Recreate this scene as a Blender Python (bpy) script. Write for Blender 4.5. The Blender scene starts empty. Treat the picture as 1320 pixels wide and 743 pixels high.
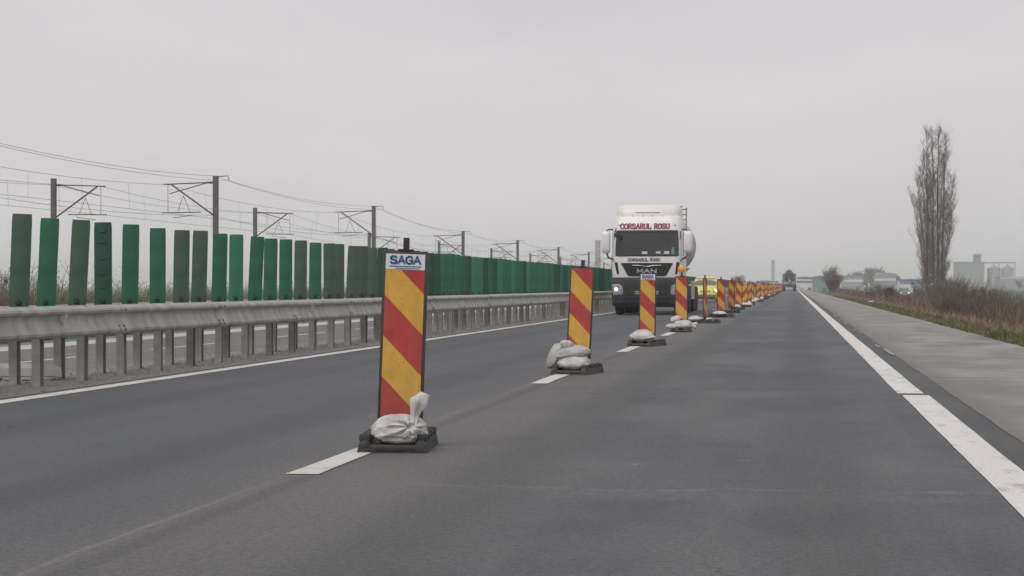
import bpy, bmesh, math, random
from mathutils import Vector, Matrix, noise as mn
R = math.radians
SC = bpy.context.scene
COL = SC.collection

# ---------------------------------------------------------------- camera
F_PX, W_PX = 2700.0, 1320.0
YAW = math.atan(363.0 / F_PX)
cam_d = bpy.data.cameras.new('camera')
cam_d.sensor_width = 36.0
cam_d.lens = F_PX / W_PX * 36.0
cam_d.clip_start = 0.1
cam_d.clip_end = 20000.0
cam = bpy.data.objects.new('camera', cam_d)
COL.objects.link(cam)
cam.location = (0, 0, 1.0)
cam.rotation_euler = (R(90) - 2.5 / F_PX, 0, YAW)
SC.camera = cam

# ---------------------------------------------------------------- world: overcast sky
SUN_EL, SUN_AZ = R(52), R(205)          # behind and left of the camera, hidden by cloud
wd = bpy.data.worlds.new('World')
SC.world = wd
wd.use_nodes = True
nt = wd.node_tree
nt.nodes.clear()
wo = nt.nodes.new('ShaderNodeOutputWorld')
sky = nt.nodes.new('ShaderNodeTexSky')
sky.sky_type = 'NISHITA'
sky.sun_disc = False
sky.sun_elevation = SUN_EL
sky.sun_rotation = SUN_AZ
bg1 = nt.nodes.new('ShaderNodeBackground')
bg1.inputs['Strength'].default_value = 0.06
nt.links.new(sky.outputs[0], bg1.inputs['Color'])
tc = nt.nodes.new('ShaderNodeTexCoord')
mp = nt.nodes.new('ShaderNodeMapping')
mp.inputs['Scale'].default_value = (3.0, 3.0, 11.0)
nz = nt.nodes.new('ShaderNodeTexNoise')
nz.inputs['Scale'].default_value = 1.3
nz.inputs['Detail'].default_value = 6.0
nz.inputs['Roughness'].default_value = 0.55
cr = nt.nodes.new('ShaderNodeValToRGB')
cr.color_ramp.elements[0].position = 0.28
cr.color_ramp.elements[0].color = (0.535, 0.515, 0.528, 1)
cr.color_ramp.elements[1].position = 0.74
cr.color_ramp.elements[1].color = (0.635, 0.608, 0.622, 1)
nt.links.new(tc.outputs['Generated'], mp.inputs['Vector'])
nt.links.new(mp.outputs[0], nz.inputs['Vector'])
nt.links.new(nz.outputs['Fac'], cr.inputs['Fac'])
bg2 = nt.nodes.new('ShaderNodeBackground')
bg2.inputs['Strength'].default_value = 1.0
nt.links.new(cr.outputs[0], bg2.inputs['Color'])
mx = nt.nodes.new('ShaderNodeMixShader')
mx.inputs[0].default_value = 0.94
nt.links.new(bg1.outputs[0], mx.inputs[1])
nt.links.new(bg2.outputs[0], mx.inputs[2])
nt.links.new(mx.outputs[0], wo.inputs['Surface'])

sun_d = bpy.data.lights.new('sun', 'SUN')
sun_d.energy = 1.2
sun_d.angle = R(40)
sun_d.color = (1.0, 0.97, 0.94)
sun = bpy.data.objects.new('sun', sun_d)
COL.objects.link(sun)
sdir = Vector((math.sin(SUN_AZ) * math.cos(SUN_EL), math.cos(SUN_AZ) * math.cos(SUN_EL), math.sin(SUN_EL)))
sun.rotation_euler = (-sdir).to_track_quat('-Z', 'Y').to_euler()
sun.location = (0, -20, 60)

SC.view_settings.view_transform = 'Standard'
SC.view_settings.look = 'None'
SC.view_settings.exposure = 0.27
SC.view_settings.gamma = 1.0
SC.cycles.use_denoising = True
SC.cycles.max_bounces = 6
SC.cycles.diffuse_bounces = 3
SC.cycles.glossy_bounces = 3
SC.cycles.transparent_max_bounces = 12
SC.cycles.volume_bounces = 2

# ---------------------------------------------------------------- photo pixel -> place
def ray(px, py):
    a = (px - 660) / F_PX
    b = (371.5 - py) / F_PX - 2.5 / F_PX
    s, c = math.sin(YAW), math.cos(YAW)
    return Vector((-s + c * a, c + s * a, b))
def gnd(px, py, z=0.0):
    d = ray(px, py); return Vector((0, 0, 1)) + d * ((z - 1) / d.z)
def on_x(px, py, X):
    d = ray(px, py); return Vector((0, 0, 1)) + d * (X / d.x)
def on_y(px, py, Y):
    d = ray(px, py); return Vector((0, 0, 1)) + d * (Y / d.y)
def cx(Y):                                # the road bends gently to the left far away
    return 0.0 if Y < 520 else -((Y - 520) ** 2) / 4200.0

# ---------------------------------------------------------------- mesh helpers
class MB:
    def __init__(self): self.v = []; self.f = []
    def face(self, pts):
        b = len(self.v); self.v.extend(tuple(p) for p in pts); self.f.append(tuple(range(b, b + len(pts))))
    def quads(self, rings, closed=True, caps=False):
        b = len(self.v); n = len(rings[0])
        for r in rings: self.v.extend(tuple(p) for p in r)
        for i in range(len(rings) - 1):
            for j in range(n if closed else n - 1):
                k = (j + 1) % n
                self.f.append((b + i * n + j, b + i * n + k, b + (i + 1) * n + k, b + (i + 1) * n + j))
        if caps:
            self.f.append(tuple(b + j for j in reversed(range(n))))
            o = b + (len(rings) - 1) * n
            self.f.append(tuple(o + j for j in range(n)))
    def box(self, c, s, bev=0.0, rot=None):
        bm = bmesh.new(); bmesh.ops.create_cube(bm, size=1.0)
        bmesh.ops.scale(bm, vec=s, verts=bm.verts)
        if bev > 0: bmesh.ops.bevel(bm, geom=list(bm.edges), offset=bev, segments=2, affect='EDGES', profile=0.5)
        M = Matrix.Translation(c) @ (rot.to_4x4() if rot is not None else Matrix.Identity(4))
        self.bm(bm, M)
    def bm(self, bm, M=Matrix.Identity(4)):
        b = len(self.v); bm.verts.index_update()
        self.v.extend(tuple(M @ v.co) for v in bm.verts)
        self.f.extend(tuple(b + v.index for v in f.verts) for f in bm.faces); bm.free()
    def tube(self, pts, rad, n=8, caps=True):
        pts = [Vector(p) for p in pts]
        rs = rad if isinstance(rad, (list, tuple)) else [rad] * len(pts)
        rings = []
        for i, p in enumerate(pts):
            d = (pts[min(i + 1, len(pts) - 1)] - pts[max(i - 1, 0)])
            d = d.normalized() if d.length > 1e-9 else Vector((0, 0, 1))
            a = Vector((0, 0, 1)) if abs(d.z) < 0.9 else Vector((1, 0, 0))
            u = d.cross(a).normalized(); w = d.cross(u)
            rings.append([p + (u * math.cos(2 * math.pi * k / n) + w * math.sin(2 * math.pi * k / n)) * rs[i] for k in range(n)])
        self.quads(rings, True, caps)
    def lathe(self, prof, axis='y', n=24, c=(0, 0, 0), caps=True):       # prof: (along, radius)
        c = Vector(c); rings = []
        for (t, r) in prof:
            ring = []
            for k in range(n):
                a = 2 * math.pi * k / n
                x, y = r * math.cos(a), r * math.sin(a)
                ring.append(c + {'y': Vector((x, t, y)), 'x': Vector((t, x, y)), 'z': Vector((x, y, t))}[axis])
            rings.append(ring)
        self.quads(rings, True, caps)
    def mesh(self, name, mat, smooth=None):
        me = bpy.data.meshes.new(name)
        me.from_pydata(self.v, [], self.f)
        if mat is not None: me.materials.append(mat)
        if smooth is not None:
            me.polygons.foreach_set('use_smooth', [True] * len(me.polygons))
            me.set_sharp_from_angle(angle=R(smooth))
        me.update()
        return me
    def build(self, name, mat, parent=None, smooth=None, loc=None):
        return put(name, self.mesh(name, mat, smooth), parent, loc)

def put(name, me, parent=None, loc=None, rot=None):
    o = bpy.data.objects.new(name, me); COL.objects.link(o)
    if parent is not None: o.parent = parent
    if loc is not None: o.location = loc
    if rot is not None: o.rotation_euler = rot
    return o
def tag(o, label, cat, group=None):
    o['label'] = label; o['category'] = cat
    if group: o['group'] = group
    return o
def thing(name, label, cat, loc=(0, 0, 0), rot=(0, 0, 0), group=None):
    o = bpy.data.objects.new(name, None); COL.objects.link(o)
    o.empty_display_size = 0.3
    o.location = loc; o.rotation_euler = rot
    return tag(o, label, cat, group)
def struct(o): o['kind'] = 'structure'; return o
def stuff(o): o['kind'] = 'stuff'; return o
def copy_tree(o, parent=None):
    c = o.copy(); COL.objects.link(c); c.parent = parent
    for ch in list(o.children): copy_tree(ch, c)
    return c

# ---------------------------------------------------------------- materials
def mat(name, col, rough=0.7, col2=None, scale=5.0, bump=0.0, bscale=None, metal=0.0, spec=0.5, stretch=(1, 1, 1), detail=6.0, lo=0.35, hi=0.65, coat=0.0, emit=None, estr=0.0, coords='Object'):
    m = bpy.data.materials.new(name); m.use_nodes = True
    t = m.node_tree; b = t.nodes['Principled BSDF']
    b.inputs['Roughness'].default_value = rough
    b.inputs['Metallic'].default_value = metal
    b.inputs['Specular IOR Level'].default_value = spec
    b.inputs['Coat Weight'].default_value = coat
    b.inputs['Base Color'].default_value = (*col, 1)
    if emit:
        b.inputs['Emission Color'].default_value = (*emit, 1); b.inputs['Emission Strength'].default_value = estr
    if col2 or bump:
        c = t.nodes.new('ShaderNodeTexCoord'); mpn = t.nodes.new('ShaderNodeMapping')
        mpn.inputs['Scale'].default_value = stretch
        t.links.new(c.outputs[coords], mpn.inputs['Vector'])
    if col2:
        n = t.nodes.new('ShaderNodeTexNoise'); n.inputs['Scale'].default_value = scale; n.inputs['Detail'].default_value = detail
        n.inputs['Roughness'].default_value = 0.6
        r = t.nodes.new('ShaderNodeValToRGB')
        r.color_ramp.elements[0].position = lo; r.color_ramp.elements[1].position = hi
        r.color_ramp.elements[0].color = (*col, 1); r.color_ramp.elements[1].color = (*col2, 1)
        t.links.new(mpn.outputs[0], n.inputs['Vector']); t.links.new(n.outputs['Fac'], r.inputs['Fac'])
        t.links.new(r.outputs[0], b.inputs['Base Color'])
    if bump:
        n2 = t.nodes.new('ShaderNodeTexNoise'); n2.inputs['Scale'].default_value = bscale or scale * 4; n2.inputs['Detail'].default_value = 4
        t.links.new(mpn.outputs[0], n2.inputs['Vector'])
        bp = t.nodes.new('ShaderNodeBump'); bp.inputs['Strength'].default_value = bump; bp.inputs['Distance'].default_value = 0.02
        t.links.new(n2.outputs['Fac'], bp.inputs['Height']); t.links.new(bp.outputs[0], b.inputs['Normal'])
    return m

class NG:                                   # small shader-graph helper
    def __init__(self, m): self.t = m.node_tree
    def new(self, kind, **kw):
        n = self.t.nodes.new(kind)
        for k, v in kw.items(): setattr(n, k, v)
        return n
    def link(self, a, b): self.t.links.new(a, b)
    def val(self, sock, v):
        if hasattr(v, 'node'): self.link(v, sock)
        else: sock.default_value = v
    def math(self, op, a, b=0.0, c=0.0, clamp=False):
        n = self.new('ShaderNodeMath', operation=op, use_clamp=clamp)
        for i, x in enumerate((a, b, c)): self.val(n.inputs[i], x)
        return n.outputs[0]
    def noise(self, vec, scale, detail=5, stretch=None, rough=0.55):
        if stretch:
            mpn = self.new('ShaderNodeMapping'); mpn.inputs['Scale'].default_value = stretch
            self.link(vec, mpn.inputs['Vector']); vec = mpn.outputs[0]
        n = self.new('ShaderNodeTexNoise'); n.inputs['Scale'].default_value = scale
        n.inputs['Detail'].default_value = detail; n.inputs['Roughness'].default_value = rough
        self.link(vec, n.inputs['Vector']); return n.outputs['Fac']
    def mix(self, fac, a, b):
        n = self.new('ShaderNodeMix', data_type='RGBA')
        self.val(n.inputs['Factor'], fac)
        for s, x in ((n.inputs['A'], a), (n.inputs['B'], b)):
            if hasattr(x, 'node'): self.link(x, s)
            else: s.default_value = (*x, 1)
        return n.outputs['Result']
    def ramp(self, fac, p0, p1):
        n = self.new('ShaderNodeMapRange'); n.interpolation_type = 'SMOOTHSTEP'
        self.link(fac, n.inputs['Value']); n.inputs['From Min'].default_value = p0; n.inputs['From Max'].default_value = p1
        return n.outputs['Result']

def asphalt_material():
    m = bpy.data.materials.new('worn_asphalt'); m.use_nodes = True
    g = NG(m); b = m.node_tree.nodes['Principled BSDF']
    tcn = g.new('ShaderNodeTexCoord'); P = tcn.outputs['Object']
    sp = g.new('ShaderNodeSeparateXYZ'); g.link(P, sp.inputs[0]); X, Y = sp.outputs['X'], sp.outputs['Y']
    blot = g.noise(P, 0.6, 7, (1, 0.4, 1), 0.62)
    fine = g.noise(P, 70, 3); mid = g.noise(P, 9, 6, (1, 0.5, 1)); streak = g.noise(P, 3.2, 5, (1, 0.03, 1))
    c = g.mix(g.ramp(blot, 0.3, 0.7), (0.068, 0.072, 0.077), (0.116, 0.119, 0.122))
    c = g.mix(g.math('MULTIPLY', g.ramp(streak, 0.45, 0.75), 0.45), c, (0.122, 0.122, 0.122))
    # overtaking lane: slightly bluer, greyer wearing course
    left = g.ramp(g.math('ADD', X, g.math('MULTIPLY', mid, 0.25)), -2.5, -2.8)
    c = g.mix(g.math('MULTIPLY', left, 0.55), c, (0.078, 0.088, 0.097))
    # dusty brown band along the lane joint
    d = g.math('ABSOLUTE', g.math('ADD', X, 2.3))
    dust = g.math('MULTIPLY', g.ramp(g.math('SUBTRACT', d, g.math('MULTIPLY', blot, 0.9)), 0.9, -0.3), 0.55)
    c = g.mix(dust, c, (0.130, 0.126, 0.121))
    # longitudinal joint
    jw = g.math('ABSOLUTE', g.math('ADD', g.math('ADD', X, 2.66), g.math('MULTIPLY', g.math('SUBTRACT', g.noise(P, 0.8, 3), 0.5), 0.12)))
    c = g.mix(g.math('MULTIPLY', g.ramp(jw, 0.026, 0.006), g.math('MULTIPLY', g.ramp(g.noise(P, 1.6, 4, (1, 0.25, 1)), 0.42, 0.66), 0.5)), c, (0.19, 0.188, 0.184))
    jd = g.math('ABSOLUTE', g.math('ADD', X, 2.52))
    c = g.mix(g.math('MULTIPLY', g.ramp(jd, 0.09, 0.02), 0.35), c, (0.05, 0.05, 0.05))
    # transverse scuffs and repair joints
    wob = g.math('MULTIPLY', g.math('SUBTRACT', g.noise(P, 1.3, 4), 0.5), 0.7)
    Yw = g.math('ADD', Y, wob)
    for y0, x0, x1, w, col, amt in ((10.35, -2.0, 1.0, 0.10, (0.16, 0.158, 0.155), 0.7), (10.0, -1.2, 1.0, 0.35, (0.135, 0.133, 0.13), 0.45), (19.1, -2.3, -0.9, 0.16, (0.15, 0.147, 0.143), 0.6),
                                    (20.4, -2.4, 0.7, 0.30, (0.055, 0.055, 0.056), 0.5), (33.5, -2.2, 0.9, 0.5, (0.06, 0.06, 0.06), 0.45), (27.3, -0.8, 0.9, 0.3, (0.13, 0.13, 0.128), 0.4),
                                    (44.0, -2.2, 0.9, 0.8, (0.13, 0.128, 0.125), 0.3)):
        a = g.ramp(g.math('ABSOLUTE', g.math('SUBTRACT', Yw, y0)), w, w * 0.2)
        e = g.math('MULTIPLY', g.ramp(X, x0 - 0.2, x0 + 0.3), g.ramp(X, x1 + 0.2, x1 - 0.3))
        k = g.math('MULTIPLY', g.math('MULTIPLY', a, e), g.math('MULTIPLY', g.ramp(mid, 0.35, 0.6), amt))
        c = g.mix(k, c, col)
    # darker patched lane edge beside the white line
    c = g.mix(g.math('MULTIPLY', g.ramp(g.math('ADD', X, g.math('MULTIPLY', g.noise(P, 1.1, 5), 0.35)), 1.25, 1.42), 0.35), c, (0.06, 0.06, 0.06))
    for xt in (-1.55, 0.15, -3.7, -5.5):
        dt = g.math('ABSOLUTE', g.math('SUBTRACT', g.math('ADD', X, g.math('MULTIPLY', g.math('SUBTRACT', g.noise(P, 0.15, 2), 0.5), 0.5)), xt))
        c = g.mix(g.math('MULTIPLY', g.ramp(dt, 0.42, 0.1), 0.45), c, (0.058, 0.060, 0.063))
    vc = g.new('ShaderNodeTexVoronoi', feature='DISTANCE_TO_EDGE'); vc.inputs['Scale'].default_value = 0.33
    wv = g.new('ShaderNodeVectorMath', operation='ADD'); nv = g.new('ShaderNodeTexNoise'); nv.inputs['Scale'].default_value = 1.4; nv.inputs['Detail'].default_value = 5
    g.link(P, nv.inputs['Vector']); g.link(P, wv.inputs[0]); g.link(nv.outputs['Color'], wv.inputs[1]); g.link(wv.outputs[0], vc.inputs['Vector'])
    ck = g.math('MULTIPLY', g.ramp(vc.outputs['Distance'], 0.006, 0.001), g.ramp(g.noise(P, 0.25, 3), 0.52, 0.62))
    c = g.mix(g.math('MULTIPLY', ck, 0.7), c, (0.03, 0.03, 0.03))
    # old stain flecks
    fl = g.ramp(g.noise(P, 2.6, 2), 0.735, 0.77)
    c = g.mix(g.math('MULTIPLY', fl, 0.6), c, (0.20, 0.2, 0.195))
    mul = g.new('ShaderNodeMix', data_type='RGBA', blend_type='MULTIPLY'); mul.inputs['Factor'].default_value = 1.0
    g.link(c, mul.inputs['A'])
    coarse = g.noise(P, 26, 4)
    grit = g.math('ADD', g.math('MULTIPLY', fine, 0.6), g.math('MULTIPLY', coarse, 0.4))
    gr = g.mix(g.ramp(grit, 0.32, 0.68), (0.62, 0.62, 0.62), (1.36, 1.36, 1.36)); g.link(gr, mul.inputs['B'])
    g.link(mul.outputs['Result'], b.inputs['Base Color'])
    b.inputs['Roughness'].default_value = 0.78
    b.inputs['Specular IOR Level'].default_value = 0.35
    bp = g.new('ShaderNodeBump'); bp.inputs['Strength'].default_value = 0.35; bp.inputs['Distance'].default_value = 0.006
    g.link(fine, bp.inputs['Height']); g.link(bp.outputs[0], b.inputs['Normal'])
    return m

def paint_material(name, base, worn, amt):
    m = bpy.data.materials.new(name); m.use_nodes = True
    g = NG(m); b = m.node_tree.nodes['Principled BSDF']
    P = g.new('ShaderNodeTexCoord').outputs['Object']
    n1 = g.noise(P, 5, 8, (1, 0.35, 1), 0.7); n2 = g.noise(P, 38, 4)
    c = g.mix(g.math('MULTIPLY', g.ramp(n1, 0.5, 0.72), amt), base, worn)
    c = g.mix(g.math('MULTIPLY', g.ramp(n2, 0.55, 0.75), amt * 0.7), c, worn)
    c = g.mix(g.math('MULTIPLY', g.ramp(g.noise(P, 0.9, 4, (1, 0.2, 1)), 0.35, 0.7), 0.25), c, (0.42, 0.41, 0.38))
    g.link(c, b.inputs['Base Color']); b.inputs['Roughness'].default_value = 0.7
    return m

def concrete_material():
    m = bpy.data.materials.new('old_concrete'); m.use_nodes = True
    g = NG(m); b = m.node_tree.nodes['Principled BSDF']
    P = g.new('ShaderNodeTexCoord').outputs['Object']
    a = g.noise(P, 0.9, 7, (1, 0.4, 1)); s = g.noise(P, 2.2, 6, (0.25, 2.2, 1)); f = g.noise(P, 60, 3)
    c = g.mix(g.ramp(a, 0.3, 0.7), (0.175, 0.170, 0.160), (0.295, 0.284, 0.266))
    c = g.mix(g.math('MULTIPLY', g.ramp(s, 0.52, 0.72), 0.55), c, (0.12, 0.117, 0.11))
    sp = g.new('ShaderNodeSeparateXYZ'); g.link(P, sp.inputs[0])
    c = g.mix(g.math('MULTIPLY', g.ramp(g.math('SUBTRACT', sp.outputs['X'], g.math('MULTIPLY', a, 1.0)), 1.35, 0.85), 0.55), c, (0.095, 0.094, 0.092))
    c = g.mix(g.math('MULTIPLY', g.ramp(f, 0.5, 0.8), 0.35), c, (0.28, 0.27, 0.25))
    g.link(c, b.inputs['Base Color']); b.inputs['Roughness'].default_value = 0.85; b.inputs['Specular IOR Level'].default_value = 0.3
    return m

def ground_material():
    m = bpy.data.materials.new('fields_and_verge'); m.use_nodes = True
    g = NG(m); b = m.node_tree.nodes['Principled BSDF']
    P = g.new('ShaderNodeTexCoord').outputs['Object']
    sp = g.new('ShaderNodeSeparateXYZ'); g.link(P, sp.inputs[0]); X = sp.outputs['X']
    n = g.noise(P, 0.7, 8); big = g.noise(P, 0.02, 3)
    soil = g.mix(g.ramp(n, 0.35, 0.65), (0.075, 0.058, 0.042), (0.15, 0.12, 0.08))
    grass = g.mix(g.ramp(n, 0.4, 0.65), (0.055, 0.075, 0.03), (0.15, 0.125, 0.07))
    field = g.mix(g.ramp(big, 0.25, 0.4), (0.085, 0.075, 0.05), (0.045, 0.10, 0.035))
    field = g.mix(g.math('MULTIPLY', g.ramp(n, 0.4, 0.7), 0.4), field, (0.05, 0.085, 0.03))
    c = g.mix(g.ramp(X, 5.5, 8), grass, soil)
    c = g.mix(g.ramp(X, 16, 19), c, field)
    c = g.mix(g.ramp(X, -26, -30), c, field)
    c = g.mix(g.math('MULTIPLY', g.ramp(X, -7.8, -8.4), g.ramp(X, -16.5, -15)), c, (0.13, 0.12, 0.10))
    g.link(c, b.inputs['Base Color']); b.inputs['Roughness'].default_value = 0.95; b.inputs['Specular IOR Level'].default_value = 0.1
    return m

def stripe_material(sign):
    # flat retroreflective print: diagonal red and yellow bands, faded and grimy
    m = bpy.data.materials.new('diagonal_stripe_print'); m.use_nodes = True
    g = NG(m); b = m.node_tree.nodes['Principled BSDF']
    P = g.new('ShaderNodeTexCoord').outputs['Object']
    sp = g.new('ShaderNodeSeparateXYZ'); g.link(P, sp.inputs[0])
    u = g.math('ADD', sp.outputs['Z'], g.math('MULTIPLY', sp.outputs['X'], sign))
    k = g.math('FRACT', g.math('DIVIDE', g.math('ADD', u, 10 * 0.504 - 0.571), 0.504))
    red = g.math('LESS_THAN', k, 0.5)
    n = g.noise(P, 6, 6); n2 = g.noise(P, 45, 3)
    ye = g.mix(g.ramp(n, 0.3, 0.7), (0.60, 0.325, 0.04), (0.69, 0.395, 0.06))
    re = g.mix(g.ramp(n, 0.3, 0.7), (0.37, 0.032, 0.028), (0.46, 0.05, 0.042))
    c = g.mix(red, ye, re)
    c = g.mix(g.math('MULTIPLY', g.ramp(n2, 0.58, 0.78), 0.55), c, (0.16, 0.12, 0.09))
    c = g.mix(g.math('MULTIPLY', g.ramp(g.noise(P, 2.5, 6, (3, 3, 0.6)), 0.45, 0.8), 0.35), c, (0.25, 0.19, 0.13))
    mud = g.math('MULTIPLY', g.ramp(g.math('ADD', sp.outputs['Z'], g.math('MULTIPLY', g.noise(P, 9, 6), 0.5)), 0.85, 0.35), 0.25)
    c = g.mix(mud, c, (0.17, 0.14, 0.115))
    g.link(c, b.inputs['Base Color']); b.inputs['Roughness'].default_value = 0.55
    return m

M = {}
M['asphalt'] = asphalt_material()
M['asphalt_opp'] = mat('grey_asphalt', (0.12, 0.12, 0.118), 0.85, (0.155, 0.153, 0.15), 1.2, stretch=(1, 0.2, 1), spec=0.3)
M['white_line'] = paint_material('white_road_paint', (0.66, 0.64, 0.61), (0.22, 0.215, 0.205), 0.75)
M['worn_line'] = paint_material('worn_road_paint', (0.27, 0.265, 0.255), (0.13, 0.128, 0.125), 0.95)
M['dash_line'] = paint_material('dash_road_paint', (0.60, 0.575, 0.53), (0.22, 0.21, 0.195), 0.5)
M['concrete'] = concrete_material()
M['gutter'] = mat('light_concrete', (0.36, 0.35, 0.335), 0.85, (0.48, 0.47, 0.45), 0.8, stretch=(1, 0.2, 1))
M['ground'] = ground_material()
M['gravel'] = mat('median_gravel', (0.19, 0.184, 0.174), 0.95, (0.31, 0.30, 0.285), 14, 0.8, 40, spec=0.2)
M['ballast'] = mat('rail_ballast', (0.12, 0.10, 0.085), 0.95, (0.2, 0.18, 0.16), 6, spec=0.2)
M['galv'] = mat('galvanised_steel', (0.27, 0.255, 0.238), 0.55, (0.50, 0.48, 0.45), 2.5, metal=0.15, stretch=(1, 1.6, 0.5), lo=0.3, hi=0.7)
M['galv_post'] = mat('weathered_steel_post', (0.30, 0.285, 0.27), 0.6, (0.42, 0.395, 0.37), 5, metal=0.1)
M['galv_post_dark'] = mat('rust_stained_post', (0.17, 0.155, 0.14), 0.65, (0.26, 0.24, 0.22), 5, metal=0.1)
M['slat_green'] = mat('green_plastic', (0.015, 0.10, 0.055), 0.55, (0.030, 0.138, 0.08), 4, spec=0.4)
M['slat_dark'] = mat('dark_green_plastic', (0.012, 0.066, 0.042), 0.55, (0.02, 0.085, 0.057), 4, spec=0.4)
M['slat_light'] = mat('light_green_plastic', (0.026, 0.138, 0.08), 0.5, (0.044, 0.18, 0.11), 4, spec=0.4)
M['slat_grey'] = mat('faded_green_plastic', (0.048, 0.088, 0.062), 0.65, (0.075, 0.12, 0.088), 4, spec=0.3)
M['black'] = mat('black_plastic', (0.02, 0.02, 0.02), 0.6, (0.035, 0.034, 0.033), 8)
M['bolt'] = mat('dark_bolt', (0.03, 0.035, 0.03), 0.5)
M['rubber'] = mat('recycled_rubber', (0.028, 0.029, 0.03), 0.8, (0.06, 0.06, 0.058), 12, 0.5, 60)
M['rubber_brown'] = mat('dusty_recycled_rubber', (0.05, 0.047, 0.043), 0.85, (0.09, 0.085, 0.078), 12, 0.5, 60)
M['board'] = mat('dark_board_frame', (0.035, 0.030, 0.03), 0.6, (0.06, 0.05, 0.045), 9)
M['stripes'] = stripe_material(1.0)
M['stripes_back'] = stripe_material(-1.0)
M['label_white'] = mat('white_label', (0.62, 0.62, 0.63), 0.5, (0.72, 0.72, 0.72), 8)
M['label_blue'] = mat('blue_print', (0.06, 0.13, 0.32), 0.5)
M['sack'] = mat('woven_plastic_sack', (0.40, 0.385, 0.36), 0.7, (0.64, 0.625, 0.60), 7, 0.5, 120, lo=0.3, hi=0.58)
M['sack_grey'] = mat('dirty_woven_sack', (0.34, 0.325, 0.30), 0.8, (0.52, 0.505, 0.48), 5, 0.4, 90)
M['sack_pink'] = mat('pinkish_woven_sack', (0.55, 0.46, 0.44), 0.8, (0.62, 0.55, 0.53), 5, 0.3, 90)
M['amber'] = mat('amber_lens', (0.75, 0.30, 0.03), 0.25, (0.85, 0.4, 0.05), 20)

# ================================================================ SETTING
def strip(name, xa, xb, z, y0, y1, material, parent=None, dy=10.0, thick=None, wob=0.0, seed=0):
    mb = MB(); n = max(1, int(math.ceil((y1 - y0) / dy)))
    rng = random.Random(seed); A = []; B = []
    for i in range(n + 1):
        y = y0 + (y1 - y0) * i / n
        A.append((xa + cx(y) + rng.uniform(-wob, wob), y, z)); B.append((xb + cx(y) + rng.uniform(-wob, wob), y, z))
    mb.quads([A, B], closed=False)
    mb.f = [tuple(reversed(f)) for f in mb.f] if xb > xa else mb.f
    if thick:
        for S in (A, B):
            mb.quads([S, [(p[0], p[1], p[2] - thick) for p in S]], closed=False)
    return mb.build(name, material, parent)

# ground: one sheet to the horizon with the road bank, the lower far carriageway and the fields
prof = [(-6000, -1.35), (-300, -1.35), (-60, -1.35), (-30, -1.3), (-26.5, -1.0), (-14.6, -1.0), (-11, -0.42), (-8.5, -0.035), (3.95, -0.035), (4.6, -0.06), (6.2, -0.38), (8.5, -0.75), (11, -1.0), (16, -1.2), (60, -1.3), (300, -1.3), (6000, -1.3)]
ysl = [-60, -20, 0] + list(range(10, 520, 10)) + list(range(520, 1000, 40)) + [1100, 1400, 2000, 3000, 6000]
mb = MB(); rings = []
for y in ysl:
    off = cx(min(y, 1000))
    rings.append([(x + (off if abs(x) < 200 else 0), y, z + (0.05 * mn.noise((x * 0.3, y * 0.21, 3.3)) if (x > 4.3 and x < 20) else 0)) for x, z in prof])
mb.quads(rings, closed=False)
mb.f = [tuple(reversed(f)) for f in mb.f]
ground = struct(mb.build('ground', M['ground']))
ground['label'] = 'flat fields and grassy verge around the motorway'; ground['category'] = 'ground'

road = struct(strip('road', -6.98, 1.52, 0.0, -60, 1000, M['asphalt'], None, 10))
road['label'] = 'worn grey asphalt carriageway with two lanes'; road['category'] = 'road'
strip('edge_line', -6.86, -6.66, 0.004, -30, 900, M['white_line'], road, 10)
# right edge line: two runs with a small offset at the joint
strip('edge_line', 0.985, 1.225, 0.004, -30, 19.45, M['white_line'], road, 0.7, None, 0.003, 1)
strip('edge_line', 0.955, 1.195, 0.004, 19.75, 900, M['white_line'], road, 2, None, 0.004, 2)
dash0 = 10.86; k = -1
dash_me = None
while True:
    y = dash0 + 10.42 * k; k += 1
    if y > 560: break
    o = strip('lane_dash', -2.67, -2.50, 0.004, y, y + 3.0, M['dash_line'], road, 1.0, None, 0.006, k)
rng = random.Random(5)
y = 10.0
while y < 330:                                   # remains of an older line by the shoulder
    if y < 29: y = 30.4
    L = rng.choice((0.8, 1.6, 3.0, 5.5)) * rng.uniform(0.7, 1.3)
    w = rng.uniform(0.012, 0.04); x0 = 1.40 + rng.uniform(-0.03, 0.02); n = max(6, int(L * 5)); ph = rng.uniform(0, 50)
    m_ = MB(); A = []; B = []
    for i in range(n):
        yy = y + L * i / (n - 1); e = min(1.0, 0.25 + 4 * i / n, 0.25 + 4 * (n - 1 - i) / n)
        A.append((x0 - w * e * (0.75 + 0.9 * mn.noise((yy * 2.1, ph, 0))), yy, 0.013)); B.append((x0 + w * e * (0.75 + 0.9 * mn.noise((yy * 2.4, ph, 7))), yy, 0.013))
    m_.quads([B, A], closed=False); m_.build('worn_line', M['worn_line'], road)
    y += L + rng.choice((0.3, 1.0, 3.5, 8.0)) * rng.uniform(0.6, 1.4)

# hard shoulder: cast concrete slabs, near ones one by one
shoulder = struct(strip('shoulder', 1.44, 3.74, 0.007, 118.1, 950, M['concrete'], None, 10))
shoulder['label'] = 'pale old concrete hard shoulder'; shoulder['category'] = 'road shoulder'
rng = random.Random(11); y = -16.0
while y < 118:
    L = 5.6
    m_ = MB(); zt = 0.006 + rng.uniform(-0.001, 0.002); n = 9
    A = [(1.44 + rng.uniform(-0.008, 0.008), y + 0.02 + (L - 0.04) * i / n, zt) for i in range(n + 1)]
    B = [(3.73 + rng.uniform(-0.05, 0.03), y + 0.02 + (L - 0.04) * i / n, zt) for i in range(n + 1)]
    m_.quads([B, A], closed=False)
    loop = A + B[::-1]
    m_.quads([loop, [(p[0], p[1], -0.03) for p in loop]])
    m_.build('concrete_slab', M['concrete'], shoulder)
    y += L

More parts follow.
